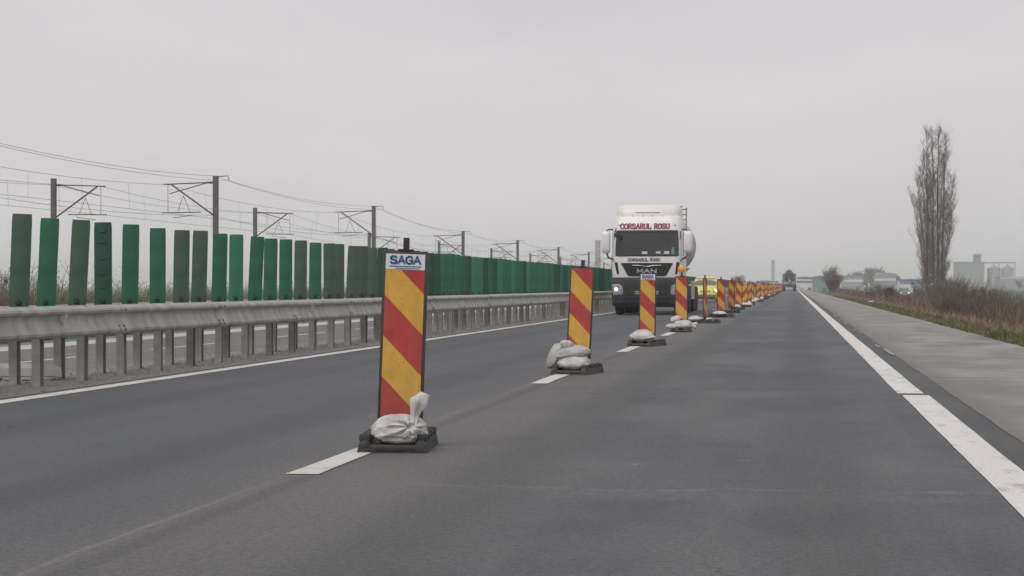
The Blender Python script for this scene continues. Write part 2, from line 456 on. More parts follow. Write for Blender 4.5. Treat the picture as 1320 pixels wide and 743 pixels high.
# median strip and the lower opposite carriageway
median = struct(strip('median_strip', -8.45, -6.98, 0.002, -30, 900, M['gravel'], None, 4, None, 0.0, 3))
median['label'] = 'gravel median strip under the guardrails'; median['category'] = 'median'
opp = struct(strip('opposite_road', -26.2, -14.9, -0.94, -30, 900, M['asphalt_opp'], None, 10))
opp['label'] = 'lower grey carriageway beyond the guardrail'; opp['category'] = 'road'
strip('edge_line', -15.9, -15.62, -0.936, -30, 900, M['white_line'], opp)
strip('gutter_strip', -25.0, -23.3, -0.936, -30, 900, M['gutter'], opp)
for k in range(-2, 30):
    strip('lane_dash', -19.55, -19.38, -0.936, 47.0 + 15 * k, 47.0 + 15 * k + 9, M['white_line'], opp, 9)
mb = MB()
mb.quads([[(-52, y, -1.3) for y in (-30, 300, 900)], [(-50, y, -0.75) for y in (-30, 300, 900)], [(-36.5, y, -0.75) for y in (-30, 300, 900)], [(-35, y, -1.3) for y in (-30, 300, 900)]], closed=False)
bed = struct(mb.build('railway_bed', M['ballast'])); bed['label'] = 'railway ballast bed beyond the road'; bed['category'] = 'railway'

# loose stones and litter on the median
rng = random.Random(8); mb = MB()
for i in range(2600):
    y = 14 + 60 * rng.random() ** 1.6; x = rng.uniform(-8.4, -7.0); s = rng.uniform(0.008, 0.035)
    a = rng.uniform(0, 6.28); p = Vector((x, y, 0.0))
    pts = [p + Vector((math.cos(a + t) * s, math.sin(a + t) * s, 0)) for t in (0, 1.6, 3.1, 4.7)]
    top = p + Vector((rng.uniform(-s, s) * 0.3, rng.uniform(-s, s) * 0.3, s * 0.9))
    for j in range(4): mb.face([pts[j], pts[(j + 1) % 4], top])
g_ = stuff(mb.build('gravel', M['gravel'])); g_['label'] = 'loose gravel scattered under the guardrail posts'; g_['category'] = 'gravel'

# ================================================================ GUARDRAILS
def rail_profile(side):   # side +1: face towards +X
    P = [(-0.055, 0.770), (-0.035, 0.795), (0.02, 0.797), (0.085, 0.765), (0.095, 0.74), (0.085, 0.718), (0.03, 0.700), (0.02, 0.665), (0.035, 0.62), (0.075, 0.555), (0.09, 0.53), (0.085, 0.505), (0.055, 0.486), (0.03, 0.480)]
    return [(side * a, b) for a, b in P]
def rail_mesh(side, L, taper=False):
    mb = MB(); p = rail_profile(side)
    inner = [(a - side * 0.006, b - 0.004) for a, b in p][::-1]
    ring = p + inner
    mb.quads([[(a, 0.0, b) for a, b in ring], [(a, L, b) for a, b in ring]], True, False)
    return mb.mesh('beam', M['galv'], 35)
def c_post(h):
    mb = MB(); w, d, t = 0.042, 0.06, 0.012       # C-section standing post
    sec = [(-w, -d), (w, -d), (w, -d + t), (-w + t, -d + t), (-w + t, d - t), (w, d - t), (w, d), (-w, d)]
    mb.quads([[(a, b, -0.3) for a, b in sec], [(a, b, h) for a, b in sec]], True, True)
    return mb
near_rail = thing('guardrail', 'near galvanised guardrail along the left lane, carrying green anti-glare slats', 'guardrail', (-7.36, 0, 0))
far_rail = thing('guardrail', 'second galvanised guardrail just behind the slats, facing the opposite carriageway', 'guardrail', (-7.93, 0, 0))
b4n, b4f = rail_mesh(1, 4.06), rail_mesh(-1, 4.06)
pm = {}
for key in ('galv_post', 'galv_post_dark'): pm[key] = c_post(0.70).mesh('post', M[key])
blk = MB(); blk.box((0, 0, 0.64), (0.10, 0.09, 0.2), 0.008); blk_me = blk.mesh('spacer', M['galv_post'])
refl = MB()
refl.quads([[(0.015, -0.01, 0.655), (0.05, -0.01, 0.60), (0.095, -0.01, 0.715), (0.02, -0.01, 0.72)], [(0.015, 0.01, 0.655), (0.05, 0.01, 0.60), (0.095, 0.01, 0.715), (0.02, 0.01, 0.72)]], True, True)
refl_me = refl.mesh('reflector', M['label_white'])
railbolt = MB(); railbolt.lathe([(-0.01, 0.017), (0.006, 0.016), (0.012, 0.009), (0.013, 0.0)], 'x', 8); railbolt_me = railbolt.mesh('bolt', M['galv_post_dark'], 40)
rng = random.Random(4)
for rail, bme, pside, ph in ((near_rail, b4n, -0.09, 20.0), (far_rail, b4f, 0.09, 20.4)):
    y = 6.0; i = 0
    while y < 200:
        o = put('beam', bme, rail, ((0.005 if pside < 0 else -0.005) * (i % 2), y, rng.uniform(-0.004, 0.004)), (0, R(0.3) * (i % 2), rng.uniform(-0.0006, 0.0006)))
        if rail is near_rail and 14 < y < 60:
            for bz, bx_ in ((0.742, 0.098), (0.56, 0.076), (0.525, 0.094)):
                for by in (0.05, 0.22): put('bolt', railbolt_me, o, (bx_, by, bz))
        i += 1; y += 4.0
    mb = MB(); ring = rail_profile(1 if rail is near_rail else -1); rr = []
    yy = y - 0.02
    while yy <= 820: rr.append([(a + cx(yy), yy, b) for a, b in ring]); yy += 12
    mb.quads(rr, False); stuff(mb.build('beam', M['galv'], rail, 35))
    y = ph - 1.333 * 8; n = 0; far = MB()
    while y < 560:
        key = 'galv_post' if rng.random() > 0.33 else 'galv_post_dark'
        if n < 146:
            o = put('post', pm[key], rail, (pside, y + rng.uniform(-0.03, 0.03), rng.uniform(-0.01, 0.01)), (rng.uniform(-0.012, 0.012), rng.uniform(-0.01, 0.01), rng.choice((0, math.pi)) * 0 + rng.uniform(-0.08, 0.08)))
        else:
            far.box((pside + cx(y), y, 0.34), (0.064, 0.11, 0.7))
        y += 1.333; n += 1
    stuff(far.build('post', M['galv_post'], rail))
for px, py in ((78, 419), (399, 402), (709, 386)):
    p = on_x(px, py, -7.33); put('reflector', refl_me, near_rail, (0.012, p.y, 0.0))
for k in range(6): put('reflector', refl_me, near_rail, (0.02, 130 + 40 * k, 0.0))
# bracket bar that carries the slats, level with the rail top
bar = MB()
bar.quads([[(-0.30 + cx(y), y, 0.765), (-0.20 + cx(y), y, 0.765), (-0.20 + cx(y), y, 0.785), (-0.30 + cx(y), y, 0.785)] for y in [6 + 8 * i for i in range(95)]], True, True)
bar.build('slat_bracket_bar', M['galv_post_dark'], near_rail)

def slat_mesh(material, notch):
    mb = MB(); n = 9; h = 0.925; w = 0.098
    zs = [0, 0.03, 0.06, 0.10, 0.30, 0.5, 0.7, 0.86, 0.91, h]
    rings = []
    for z in zs:
        ww = w * (1.0 if 0.02 < z < 0.9 else 0.96)
        front = [((-1 + 2 * i / (n - 1)) * ww, -0.022 * (1 - (-1 + 2 * i / (n - 1)) ** 2) , z) for i in range(n)]
        back = [(x, y + 0.012, z) for x, y, z in reversed(front)]
        rings.append(front + back)
    mb.quads(rings, True, True)
    if notch:
        for z in (0.2, 0.35, 0.52, 0.70, 0.82): mb.box((0, -0.022, z), (0.07, 0.012, 0.018), 0.004)
    return mb.mesh('anti_glare_slat', material, 40)
bolt = MB(); bolt.lathe([(-0.040, 0.0), (-0.040, 0.022), (-0.028, 0.03), (-0.01, 0.03)], 'y', 10, (0, 0, 0.055)); bolt.box((0.03, -0.03, 0.006), (0.10, 0.09, 0.012))
bolt_me = bolt.mesh('bolt', M['bolt'], 40)
SL = {k: slat_mesh(M['slat_' + k], k == 'dark') for k in ('green', 'dark', 'light', 'grey')}
# the slats one can tell apart in the photo: x at the foot, x at the top, tone
seen = [(24, 28, 'grey'), (59, 64, 'green'), (99, 105, 'grey'), (133, 132, 'dark'), (167, 170, 'green'), (203, 204, 'green'), (233, 235, 'grey'), (256, 259, 'grey'), (282, 285, 'green'), (304, 305, 'light'), (328, 334, 'green'),
        (348, 350, 'green'), (368, 369, 'green'), (387, 388, 'grey'), (406, 407, 'green'), (425, 424, 'grey'), (436, 437, 'grey'), (453, 458, 'grey'), (466, 468, 'grey'), (480, 479, 'grey'), (493, 494, 'dark')]
slats = []
for xb, xt, tone in seen:
    p = on_x(xb, 395, -7.61); lean = (xt - xb) / 118.0
    slats.append((p.y, lean, tone, random.Random(int(xb)).uniform(-0.15, 0.15)))
rng = random.Random(21)
y = slats[0][0] - 0.91
while y > 8: slats.append((y, rng.uniform(-0.03, 0.04), rng.choice(['green', 'grey', 'green']), rng.uniform(-0.2, 0.2))); y -= 0.91
y = slats[20][0] + 0.78; far = MB(); count = len(slats)
while y < 700:
    if y < 43.6: tone = rng.choice(['grey', 'grey', 'grey', 'dark'])
    elif y < 46.0 and rng.random() < 0.5: y += 0.6; tone = 'green'
    else: tone = rng.choice(['green', 'green', 'green', 'dark', 'green', 'light'] if y < 62 else ['green', 'green', 'dark'])
    if count < 300:
        slats.append((y, rng.uniform(-0.018, 0.02), tone, rng.uniform(-0.18, 0.18))); count += 1
    else:
        far.box((cx(y) - 0.25, y, 1.24), (0.19, 0.03, 0.92))
    y += 0.86 + rng.uniform(-0.06, 0.06)
stuff(far.build('anti_glare_slat', M['slat_green'], near_rail))
for i, (y, lean, tone, yaw) in enumerate(slats):
    o = put('anti_glare_slat', SL[tone], near_rail, (-0.25, y, 0.782), (rng.uniform(-0.03, 0.03), lean, R(8) + yaw))
    o.scale = (1, 1, 1.0 + rng.uniform(-0.012, 0.012))
    if y < 75: put('bolt', bolt_me, o)

# a short length of rail lying on the gravel behind the first post
mb = MB(); prf = [(-0.15, 0.02), (-0.13, 0.10), (-0.06, 0.15), (-0.02, 0.11), (0.02, 0.11), (0.06, 0.15), (0.13, 0.10), (0.15, 0.02)]
ring = prf + [(a * 0.94, b - 0.012) for a, b in prf][::-1]
mb.quads([[(-0.9, a, b + 0.05) for a, b in ring], [(0.3, a, b + 0.03) for a, b in ring], [(0.42, a, b * 0.8 + 0.02) for a, b in ring]], True, True)
o = mb.build('fallen_rail_piece', M['galv'], None, 40); p = gnd(14, 492)
o.location = (p.x + 0.02, p.y + 0.2, 0.0); o.rotation_euler = (0, 0, R(28))
tag(o, 'short loose piece of galvanised rail lying on gravel between the guardrail posts', 'metal rail')

# ================================================================ DELINEATOR PANELS AND SANDBAGS
GL = {  # stroke glyphs in a unit box, (polyline), with foot serifs for upright strokes
    'C': [[(0.92, 0.72), (0.86, 0.88), (0.66, 1), (0.36, 1), (0.12, 0.82), (0.06, 0.5), (0.12, 0.18), (0.36, 0), (0.66, 0), (0.88, 0.12), (0.95, 0.28)]],
    'O': [[(0.5, 1), (0.2, 0.9), (0.06, 0.5), (0.2, 0.1), (0.5, 0), (0.8, 0.1), (0.94, 0.5), (0.8, 0.9), (0.5, 1)]],
    'R': [[(0.14, 0), (0.14, 1)], [(0.14, 1), (0.62, 1), (0.84, 0.88), (0.84, 0.64), (0.62, 0.5), (0.14, 0.5)], [(0.5, 0.5), (0.88, 0)]],
    'S': [[(0.88, 0.78), (0.74, 0.97), (0.3, 0.99), (0.1, 0.84), (0.14, 0.62), (0.5, 0.5), (0.86, 0.38), (0.92, 0.16), (0.7, 0.01), (0.26, 0.03), (0.08, 0.22)]],
    'A': [[(0.04, 0), (0.5, 1), (0.96, 0)], [(0.22, 0.36), (0.78, 0.36)]],
    'U': [[(0.12, 1), (0.12, 0.28), (0.28, 0.04), (0.5, 0), (0.72, 0.04), (0.88, 0.28), (0.88, 1)]],
    'L': [[(0.16, 1), (0.16, 0), (0.86, 0), (0.86, 0.2)]],
    'M': [[(0.06, 0), (0.10, 1), (0.5, 0.25), (0.9, 1), (0.94, 0)]],
    'N': [[(0.1, 0), (0.1, 1), (0.9, 0), (0.9, 1)]],
    'G': [[(0.9, 0.76), (0.76, 0.96), (0.4, 1), (0.12, 0.82), (0.06, 0.5), (0.12, 0.18), (0.4, 0), (0.76, 0.04), (0.92, 0.2), (0.92, 0.46), (0.56, 0.46)]],
}
SERIF = {'R': [(0.14, 0), (0.14, 1), (0.9, 0)], 'A': [(0.06, 0), (0.94, 0)], 'U': [(0.12, 1), (0.88, 1)], 'L': [(0.16, 1), (0.16, 0)], 'M': [], 'N': []}
def lettering(text, width, height, thick, depth, fy=None, serif=True, gap=0.18, cuts=0):
    mb = MB(); n = len(text); total = sum(0.55 if c == ' ' else 1.0 for c in text) + gap * (n - 1)
    s = width / total; x = -width / 2
    def pt(u, v, x0, e=0.0):
        px_, pz = x0 + u * s, v * height
        return Vector((px_, (fy(px_, pz) if fy else 0.0) + e, pz))
    def bar(a, b, x0, t):
        a = Vector((a[0] * s, a[1] * height)); b = Vector((b[0] * s, b[1] * height))
        d = (b - a); L = d.length; d = d / L if L else Vector((1, 0)); nn = Vector((-d.y, d.x)) * t / 2; ext = d * t * 0.42
        q = [a - ext + nn, a - ext - nn, b + ext - nn, b + ext + nn]
        pts = [Vector((x0 + p.x, (fy(x0 + p.x, p.y) if fy else 0.0), p.y)) for p in q]
        o = Vector((0, -depth, 0))
        mb.face([pts[0] + o, pts[1] + o, pts[2] + o, pts[3] + o])
        for i in range(4): mb.face([pts[i] + o, pts[i], pts[(i + 1) % 4], pts[(i + 1) % 4] + o])
    for c in text:
        if c == ' ': x += (0.55 + gap) * s; continue
        for pl in GL[c]:
            for a, b in zip(pl[:-1], pl[1:]): bar(a, b, x, thick)
        if serif:
            for (u, v) in SERIF.get(c, []): bar((u - 0.13, v), (u + 0.13, v), x, thick * 0.7)
        x += (1 + gap) * s
    return mb

def delineator_meshes():
    d = {}
    mb = MB(); mb.box((0, 0.010, 0.695), (0.282, 0.022, 1.04), 0.004); d['board'] = mb.mesh('board', M['board'], 40)
    for nm, z0, z1 in (('face', 0.190, 1.198), ('face_low', 0.190, 1.100)):
        mb = MB(); mb.box((0, -0.0025, (z0 + z1) / 2), (0.244, 0.004, z1 - z0)); d[nm] = mb.mesh('striped_face', M['stripes'])
        d[nm + '_back'] = mb.mesh('striped_face', M['stripes_back'])
    mb = MB(); mb.box((0, -0.0025, 1.150), (0.244, 0.004, 0.096)); d['label'] = mb.mesh('label_plate', M['label_white'])
    mb = lettering('SAGA', 0.19, 0.044, 0.0115, 0.002, None, False, 0.12)
    mb.box((0.0, -0.001, -0.017), (0.20, 0.002, 0.006)); mb.box((0.015, -0.001, -0.029), (0.15, 0.002, 0.004))
    mb.v = [(x, y - 0.005, z + 1.139) for x, y, z in mb.v]; d['letters'] = mb.mesh('lettering', M['label_blue'])
    mb = MB(); mb.box((0, 0.010, 1.222), (0.10, 0.03, 0.014), 0.003); mb.box((0, 0.010, 1.262), (0.036, 0.034, 0.075), 0.006); d['stub'] = mb.mesh('lamp_socket', M['black'], 40)
    mb = MB(); mb.lathe([(-0.055, 0.0), (-0.05, 0.045), (-0.035, 0.076), (-0.02, 0.082), (0.03, 0.082), (0.045, 0.062), (0.05, 0.0)], 'y', 20, (0, 0.01, 1.38)); d['lens'] = mb.mesh('lamp_lens', M['amber'], 40)
    mb = MB(); mb.box((0, 0.012, 0.13), (0.05, 0.05, 0.16), 0.004); d['foot'] = mb.mesh('foot_post', M['black'])
    # rubber foot: slab with raised ends and carrying slots
    for nm, mt in (('base', 'rubber'), ('base_brown', 'rubber_brown')):
        mb = MB()
        sec = [(-0.235, 0.0), (-0.225, 0.07), (-0.205, 0.085), (-0.165, 0.085), (-0.15, 0.055), (0.15, 0.055), (0.165, 0.085), (0.205, 0.085), (0.225, 0.07), (0.235, 0.0)]
        mb.quads([[(a, -0.40, b * 0.7) for a, b in sec], [(a, -0.385, b * 0.95) for a, b in sec], [(a, 0.385, b * 0.95) for a, b in sec], [(a, 0.40, b * 0.7) for a, b in sec]], True, True)
        for sx in (-1, 1):
            for yy in (-0.31, -0.11, 0.11, 0.31): mb.box((sx * 0.19, yy, 0.095), (0.075, 0.10, 0.05), 0.012)
        mb.box((0, 0.01, 0.07), (0.13, 0.16, 0.06), 0.01)
        mb.v = [(x * 0.90, y, z * 0.92) for x, y, z in mb.v]
        d[nm] = mb.mesh('rubber_base', M[mt], 40)
    # slots seen in the front face
    mb = MB(); mb.box((0, -0.4005, 0.024), (0.27, 0.006, 0.020), 0.002); d['slot'] = mb.mesh('carrying_slot', M['black'])
    return d
D = delineator_meshes()
def delineator(loc, label, lab=False, lean=0.0, yaw=0.0, mirror=False, lamp=False, brown=False, base_yaw=0.0, group=None, parts=True, pitch=0.0, stub=True):
    t = thing('delineator_panel', label, 'traffic delineator', loc, (0, 0, yaw), group)
    bo = put('board', D['board'], t, (0, 0, 0), (pitch, lean, 0))
    put('striped_face', D[('face_low' if lab else 'face') + ('_back' if mirror else '')], t, (0, 0, 0), (pitch, lean, 0))
    if lab:
        lp = put('label_plate', D['label'], t, (0, 0, 0), (pitch, lean, 0)); put('lettering', D['letters'], lp)
    if stub: put('lamp_socket', D['stub'], t, (0, 0, 0), (pitch, lean, 0))
    if lamp: put('lamp_lens', D['lens'], t, (0, -0.03, -0.01), (pitch, lean, 0))
    if parts: put('foot_post', D['foot'], t, (0, 0, 0), (0, lean, 0))
    b = put('rubber_base', D['base_brown' if brown else 'base'], t, (0, 0, 0.0), (0, 0, base_yaw))
    if parts: put('carrying_slot', D['slot'], b)
    return t

def bag_mesh(L, W, H, seed, gather=None, drape=None, taper=0.0, wedge=0.0, nu=56, nv=28, name='sack_body', material=None, sag=0.0, ridge=0.55):
    mb = MB(); rng_ = random.Random(seed); off = Vector((rng_.uniform(0, 50), rng_.uniform(0, 50), 0))
    rings = []
    def sg(v, e): return math.copysign(abs(v) ** e, v)
    for j in range(nv + 1):
        th = -math.pi / 2 + math.pi * j / nv
        ring = []
        for i in range(nu):
            ph = 2 * math.pi * i / nu
            d = Vector((math.cos(th) * math.cos(ph), math.cos(th) * math.sin(ph), math.sin(th)))
            x = L / 2 * sg(math.cos(th), 0.75) * sg(math.cos(ph), 0.75); y = W / 2 * sg(math.cos(th), 0.75) * sg(math.sin(ph), 0.8)
            z = H / 2 * sg(math.sin(th), 0.95)
            f = 1 + 0.10 * mn.noise(d * 1.3 + off) + 0.05 * mn.noise(d * 3.4 + off) + 0.02 * mn.noise(d * 8 + off) - ridge * 0.06 * max(0.0, 1 - 6 * abs(mn.noise(Vector((d.x * 1.6, d.y * 1.6, d.z * 4.0)) + off * 1.7))) - ridge * 0.03 * max(0.0, 1 - 5 * abs(mn.noise(Vector((d.x * 4, d.y * 4, d.z * 3)) + off * 2.3)))
            p = Vector((x, y, z)) * f
            if taper: p.z *= 1 - taper * abs(2 * x / L) ** 2.5
            if wedge: p.z *= 1 + wedge * (2 * x / L)
            if gather is not None:
                gd = Vector(gather).normalized(); a = d.angle(gd)
                tx = Vector((0, 0, 1)).cross(gd).normalized(); ty = gd.cross(tx)
                q = d - gd * d.dot(gd); az = math.atan2(q.dot(ty), q.dot(tx))
                cre = (math.sin(az * 9 + 2.5 * mn.noise(d * 2 + off)) + 0.6 * math.sin(az * 17 + 1.3)) * 0.085 * math.exp(-((a - 0.40) / 0.36) ** 2)
                p *= 1 + cre - 0.30 * math.exp(-(a / 0.16) ** 2)
            if p.z < 0: p.z *= 0.62
            if sag: p.z -= sag * (2 * abs(x) / L) ** 3
            ring.append(p)
        rings.append(ring)
    zmin = min(p.z for r in rings for p in r)
    for r in rings:
        for p in r:
            p.z -= zmin
            if p.z < H * 0.07: p.z = H * 0.07 * 0.3 + p.z * 0.3
    if drape is not None:                       # everything past x = -drape folds down over the edge
        rad, z0 = 0.05, 0.0
        for r in rings:
            for p in r:
                if p.x < -drape:
                    s = -drape - p.x; a = min(s / rad, 1.35); rr = rad + p.z
                    ex = max(0.0, s - rad * 1.35)
                    nx = -drape - rr * math.sin(a) - ex * math.cos(a); nzv = -rad + rr * math.cos(a) - ex * math.sin(a)
                    p.x, p.z = nx, nzv
    mb.quads(rings, True)
    return mb.mesh(name, material or M['sack'], 75)
def neck_mesh(pts, rad, seed, flare=1.0, material=None, folds=5, depth=0.28):
    mb = MB(); n = 26; rings = []; off = seed * 3.1
    pts = [Vector(p) for p in pts]
    for i, p in enumerate(pts):
        d = (pts[min(i + 1, len(pts) - 1)] - pts[max(i - 1, 0)]).normalized()
        u = d.cross(Vector((0, 1, 0.2))).normalized(); w = d.cross(u); r = rad[i]
        ring = []
        for k in range(n):
            a = 2 * math.pi * k / n
            rr = r * (1 + depth * math.sin(folds * a + off + i * 0.35) * min(1, i / 2.0 + 0.35) + 0.12 * mn.noise((math.cos(a) * 2 + off, math.sin(a) * 2, i * 0.8)))
            ring.append(p + (u * math.cos(a) * rr + w * math.sin(a) * rr * 0.72))
        rings.append(ring)
    mb.quads(rings, True, True)
    return mb.mesh('tied_neck', material or M['sack'], 75)
def sandbag(label, me, loc, rz=0.0, rot=(0, 0), neck=None, group=None, nloc=(0, 0, 0)):
    t = thing('sandbag', label, 'sandbag', loc, (rot[0], rot[1], rz), group)
    put('sack_body', me, t)
    if neck: put('tied_neck', neck, t, nloc)
    return t

P = []       # panel stations
P.append(Vector((-2.415, 12.72, 0))); P.append(Vector((-2.45, 23.85, 0))); P.append(Vector((-2.43, 35.0, 0))); P.append(Vector((-2.44, 45.9, 0))); P.append(Vector((-2.36, 56.6, 0)))
P.append(Vector((-2.30, 67.4, 0))); P.append(Vector((-2.28, 77.8, 0)))
delineator(P[0], 'red and yellow striped panel with large white name label, tied sandbag on its foot', True, R(2.1), R(2), base_yaw=R(3))
delineator(P[1], 'striped panel without label, two stacked sandbags and knotted sack on its foot', False, R(2.5), R(-3), base_yaw=R(-6), brown=True, pitch=R(-1.2))
delineator(P[2], 'striped panel with white label, standing before the truck, flat sandbag on foot', True, R(1.0), R(-2), base_yaw=R(-14), brown=True, pitch=R(1), stub=False)
delineator(P[3], 'striped panel topped by a round amber warning lamp', False, R(0.6), R(-6), lamp=True, base_yaw=R(4), brown=True)
delineator(P[4], 'striped panel turned edge-on with its long black rubber foot across the lane line', False, R(0.5), R(72), base_yaw=R(14))
delineator(P[5], 'striped panel beside the yellow car, turned slightly, long rubber foot sticking out', False, 0, R(28), base_yaw=R(54))
delineator(P[6], 'striped panel close behind the one beside the yellow car', False, R(0.8), R(-30), base_yaw=R(10))
rng = random.Random(17); y = 89.5; k = 7
while y < 560:
    x = -2.32 + rng.uniform(-0.12, 0.12) + cx(y)
    delineator(Vector((x, y, 0)), 'small striped delineator panel in the long receding row beyond the yellow car', rng.random() < 0.25, R(rng.uniform(-2, 2)), R(rng.uniform(-25, 25)), mirror=(k % 3 != 1), base_yaw=R(rng.uniform(-40, 40)), group='delineators receding towards the horizon', parts=False)
    P.append(Vector((x, y, 0))); y += 10.7 + rng.uniform(-0.7, 0.7); k += 1

# --- sandbags
b1 = bag_mesh(0.375, 0.30, 0.24, 3, gather=(0.45, -0.75, 0.40), nu=110, nv=56, ridge=0.25)
nk = neck_mesh([(0.105, -0.085, 0.135), (0.112, -0.06, 0.165), (0.118, -0.05, 0.20), (0.128, -0.05, 0.24), (0.150, -0.05, 0.285), (0.158, -0.05, 0.325), (0.142, -0.05, 0.345)], [0.035, 0.024, 0.026, 0.036, 0.056, 0.050, 0.016], 2)
sandbag('plump off-white sandbag with upright tied neck, before the large white label panel', b1, P[0] + Vector((0.055, -0.255, 0.045)), R(-4), neck=nk).scale = (0.9, 0.9, 0.9)
b2 = bag_mesh(0.42, 0.36, 0.25, 9, taper=0.1)
sandbag('pale plump sandbag squeezed under a folded sack on the unlabelled panel foot', b2, P[1] + Vector((-0.03, -0.21, 0.05)), R(3)).scale = (0.92, 0.92, 0.92)
b3 = bag_mesh(0.46, 0.40, 0.20, 14, taper=0.15, material=M['sack_grey'])
nk3 = neck_mesh([(0.03, -0.10, 0.07), (0.025, -0.10, 0.11), (0.02, -0.10, 0.14), (0.025, -0.10, 0.17), (0.035, -0.10, 0.205), (0.04, -0.10, 0.225)], [0.05, 0.028, 0.03, 0.062, 0.066, 0.03], 5, folds=7)
sk = sandbag('greyish knotted sack draped over the pale sandbag on the unlabelled panel foot', b3, P[1] + Vector((-0.06, -0.16, 0.165)), R(2), rot=(0, R(-7)), neck=nk3, nloc=(-0.05, 0, 0.0))
put('sack_tail', bag_mesh(0.32, 0.28, 0.14, 71, name='sack_tail', material=M['sack_grey']), sk, (-0.135, -0.02, 0.045), (R(8), R(-58), R(6)))
b4 = bag_mesh(0.44, 0.38, 0.25, 23, taper=0.75)
sandbag('smooth white wedge-shaped sandbag on the foot of the labelled panel before the truck', b4, P[2] + Vector((-0.06, -0.17, 0.075)), R(-8))
b5 = bag_mesh(0.40, 0.34, 0.24, 31, gather=(0.9, -0.3, 0.1))
nk5 = neck_mesh([(0.16, -0.05, 0.09), (0.21, -0.06, 0.09), (0.25, -0.07, 0.08), (0.29, -0.08, 0.07)], [0.05, 0.035, 0.06, 0.07], 3)
sandbag('white sandbag with its loose end sticking out, below the amber lamp panel', b5, P[3] + Vector((0.05, -0.22, 0.07)), R(5), neck=nk5)
b6 = bag_mesh(0.26, 0.22, 0.14, 37)
sandbag('small white sack corner beside the sandbag below the amber lamp panel', b6, P[3] + Vector((-0.19, -0.28, 0.07)), R(20))
b7 = bag_mesh(0.24, 0.2, 0.12, 41, material=M['sack_pink'])
sandbag('small pinkish sack tucked against the amber lamp panel board', b7, P[3] + Vector((-0.10, -0.14, 0.25)), R(10), rot=(R(10), R(-15)))
b8 = bag_mesh(0.34, 0.3, 0.17, 43, taper=0.3)
sandbag('white sandbag on the long foot of the edge-on panel', b8, P[4] + Vector((-0.28, -0.10, 0.06)), R(15))
b9 = bag_mesh(0.3, 0.26, 0.2, 47, material=M['sack_pink'])
sandbag('pale pinkish sandbag behind the white one at the edge-on panel', b9, P[4] + Vector((-0.20, 0.35, 0.0)), R(70))
b10 = bag_mesh(0.46, 0.32, 0.16, 53, taper=0.5)
sandbag('white sandbag on the rubber foot sticking out beside the yellow car', b10, P[5] + Vector((-0.05, -0.22, 0.075)), R(-10))
far_bags = [bag_mesh(0.44, 0.34, 0.22, 60 + i, taper=0.4, nu=20, nv=10) for i in range(3)]
for i in range(7, 24):
    for q in range(rng.choice((1, 1, 2)) if i < 14 else rng.choice((0, 1))):
        sandbag('white sandbag on a delineator foot in the receding row', far_bags[(i + q) % 3], P[i] + Vector((-0.1 + 0.24 * q, -0.22 - 0.05 * q, 0.06)), R(rng.uniform(-30, 30)), group='sandbags in the receding row')

# ================================================================ VEHICLES
M['cab_white'] = mat('white_truck_paint', (0.70, 0.69, 0.675), 0.35, (0.78, 0.77, 0.76), 1.5, spec=0.5, coat=0.3)
M['spoiler'] = mat('cream_truck_paint', (0.68, 0.665, 0.63), 0.4, (0.74, 0.73, 0.70), 1.5, coat=0.2)
M['screen'] = mat('dark_windscreen_glass', (0.022, 0.025, 0.026), 0.08, (0.04, 0.043, 0.043), 1.2, spec=0.6)
M['bumper'] = mat('dark_grey_bumper', (0.026, 0.030, 0.035), 0.5, (0.045, 0.05, 0.056), 2.0, spec=0.4)
M['bumper_low'] = mat('dirty_lower_bumper', (0.018, 0.019, 0.021), 0.65, (0.035, 0.035, 0.035), 3.0)
M['grille'] = mat('black_grille', (0.018, 0.018, 0.019), 0.5)
M['chrome'] = mat('bright_chrome', (0.75, 0.75, 0.75), 0.25, metal=0.9)
M['red_print'] = mat('red_lettering', (0.24, 0.022, 0.035), 0.5)
M['lamp_glass'] = mat('headlight_glass', (0.16, 0.17, 0.185), 0.12, (0.42, 0.43, 0.45), 9, spec=0.7)
M['lamp_on'] = mat('lit_headlight', (0.9, 0.85, 0.75), 0.3, emit=(1.0, 0.86, 0.68), estr=3.0)
M['lamp_on_warm'] = mat('lit_warm_headlight', (0.9, 0.8, 0.5), 0.3, emit=(1.0, 0.74, 0.30), estr=2.0)
M['marker'] = mat('orange_marker', (0.55, 0.16, 0.02), 0.4)
M['tyre'] = mat('tyre_rubber', (0.018, 0.018, 0.018), 0.8, (0.04, 0.038, 0.036), 12)
M['rim'] = mat('steel_rim', (0.3, 0.3, 0.3), 0.45, (0.4, 0.4, 0.39), 6, metal=0.4)
M['tank'] = mat('pale_tank_shell', (0.44, 0.42, 0.43), 0.65, (0.54, 0.52, 0.525), 1.2)
M['chassis'] = mat('dark_chassis', (0.03, 0.03, 0.032), 0.6, (0.06, 0.06, 0.06), 6)
M['plate'] = mat('number_plate', (0.6, 0.6, 0.6), 0.5)
M['mirror_frame'] = mat('mirror_frame', (0.09, 0.09, 0.09), 0.5)
M['screen_light'] = mat('windscreen_painted_reflection', (0.10, 0.11, 0.10), 0.1, (0.15, 0.155, 0.14), 3, spec=0.8)  # pale base colour paints in the sky's reflection on the glass
M['yellow'] = mat('yellow_car_paint', (0.66, 0.58, 0.12), 0.35, (0.70, 0.62, 0.16), 2, coat=0.5)
M['paper'] = mat('white_paper', (0.5, 0.52, 0.52), 0.6)
M['paper_green'] = mat('green_vest', (0.10, 0.28, 0.18), 0.7)
M['grey_paint'] = mat('grey_lorry_paint', (0.13, 0.13, 0.13), 0.5, (0.2, 0.2, 0.195), 2)
M['dark_paint'] = mat('dark_drum_paint', (0.02, 0.021, 0.023), 0.5, (0.035, 0.035, 0.035), 3)

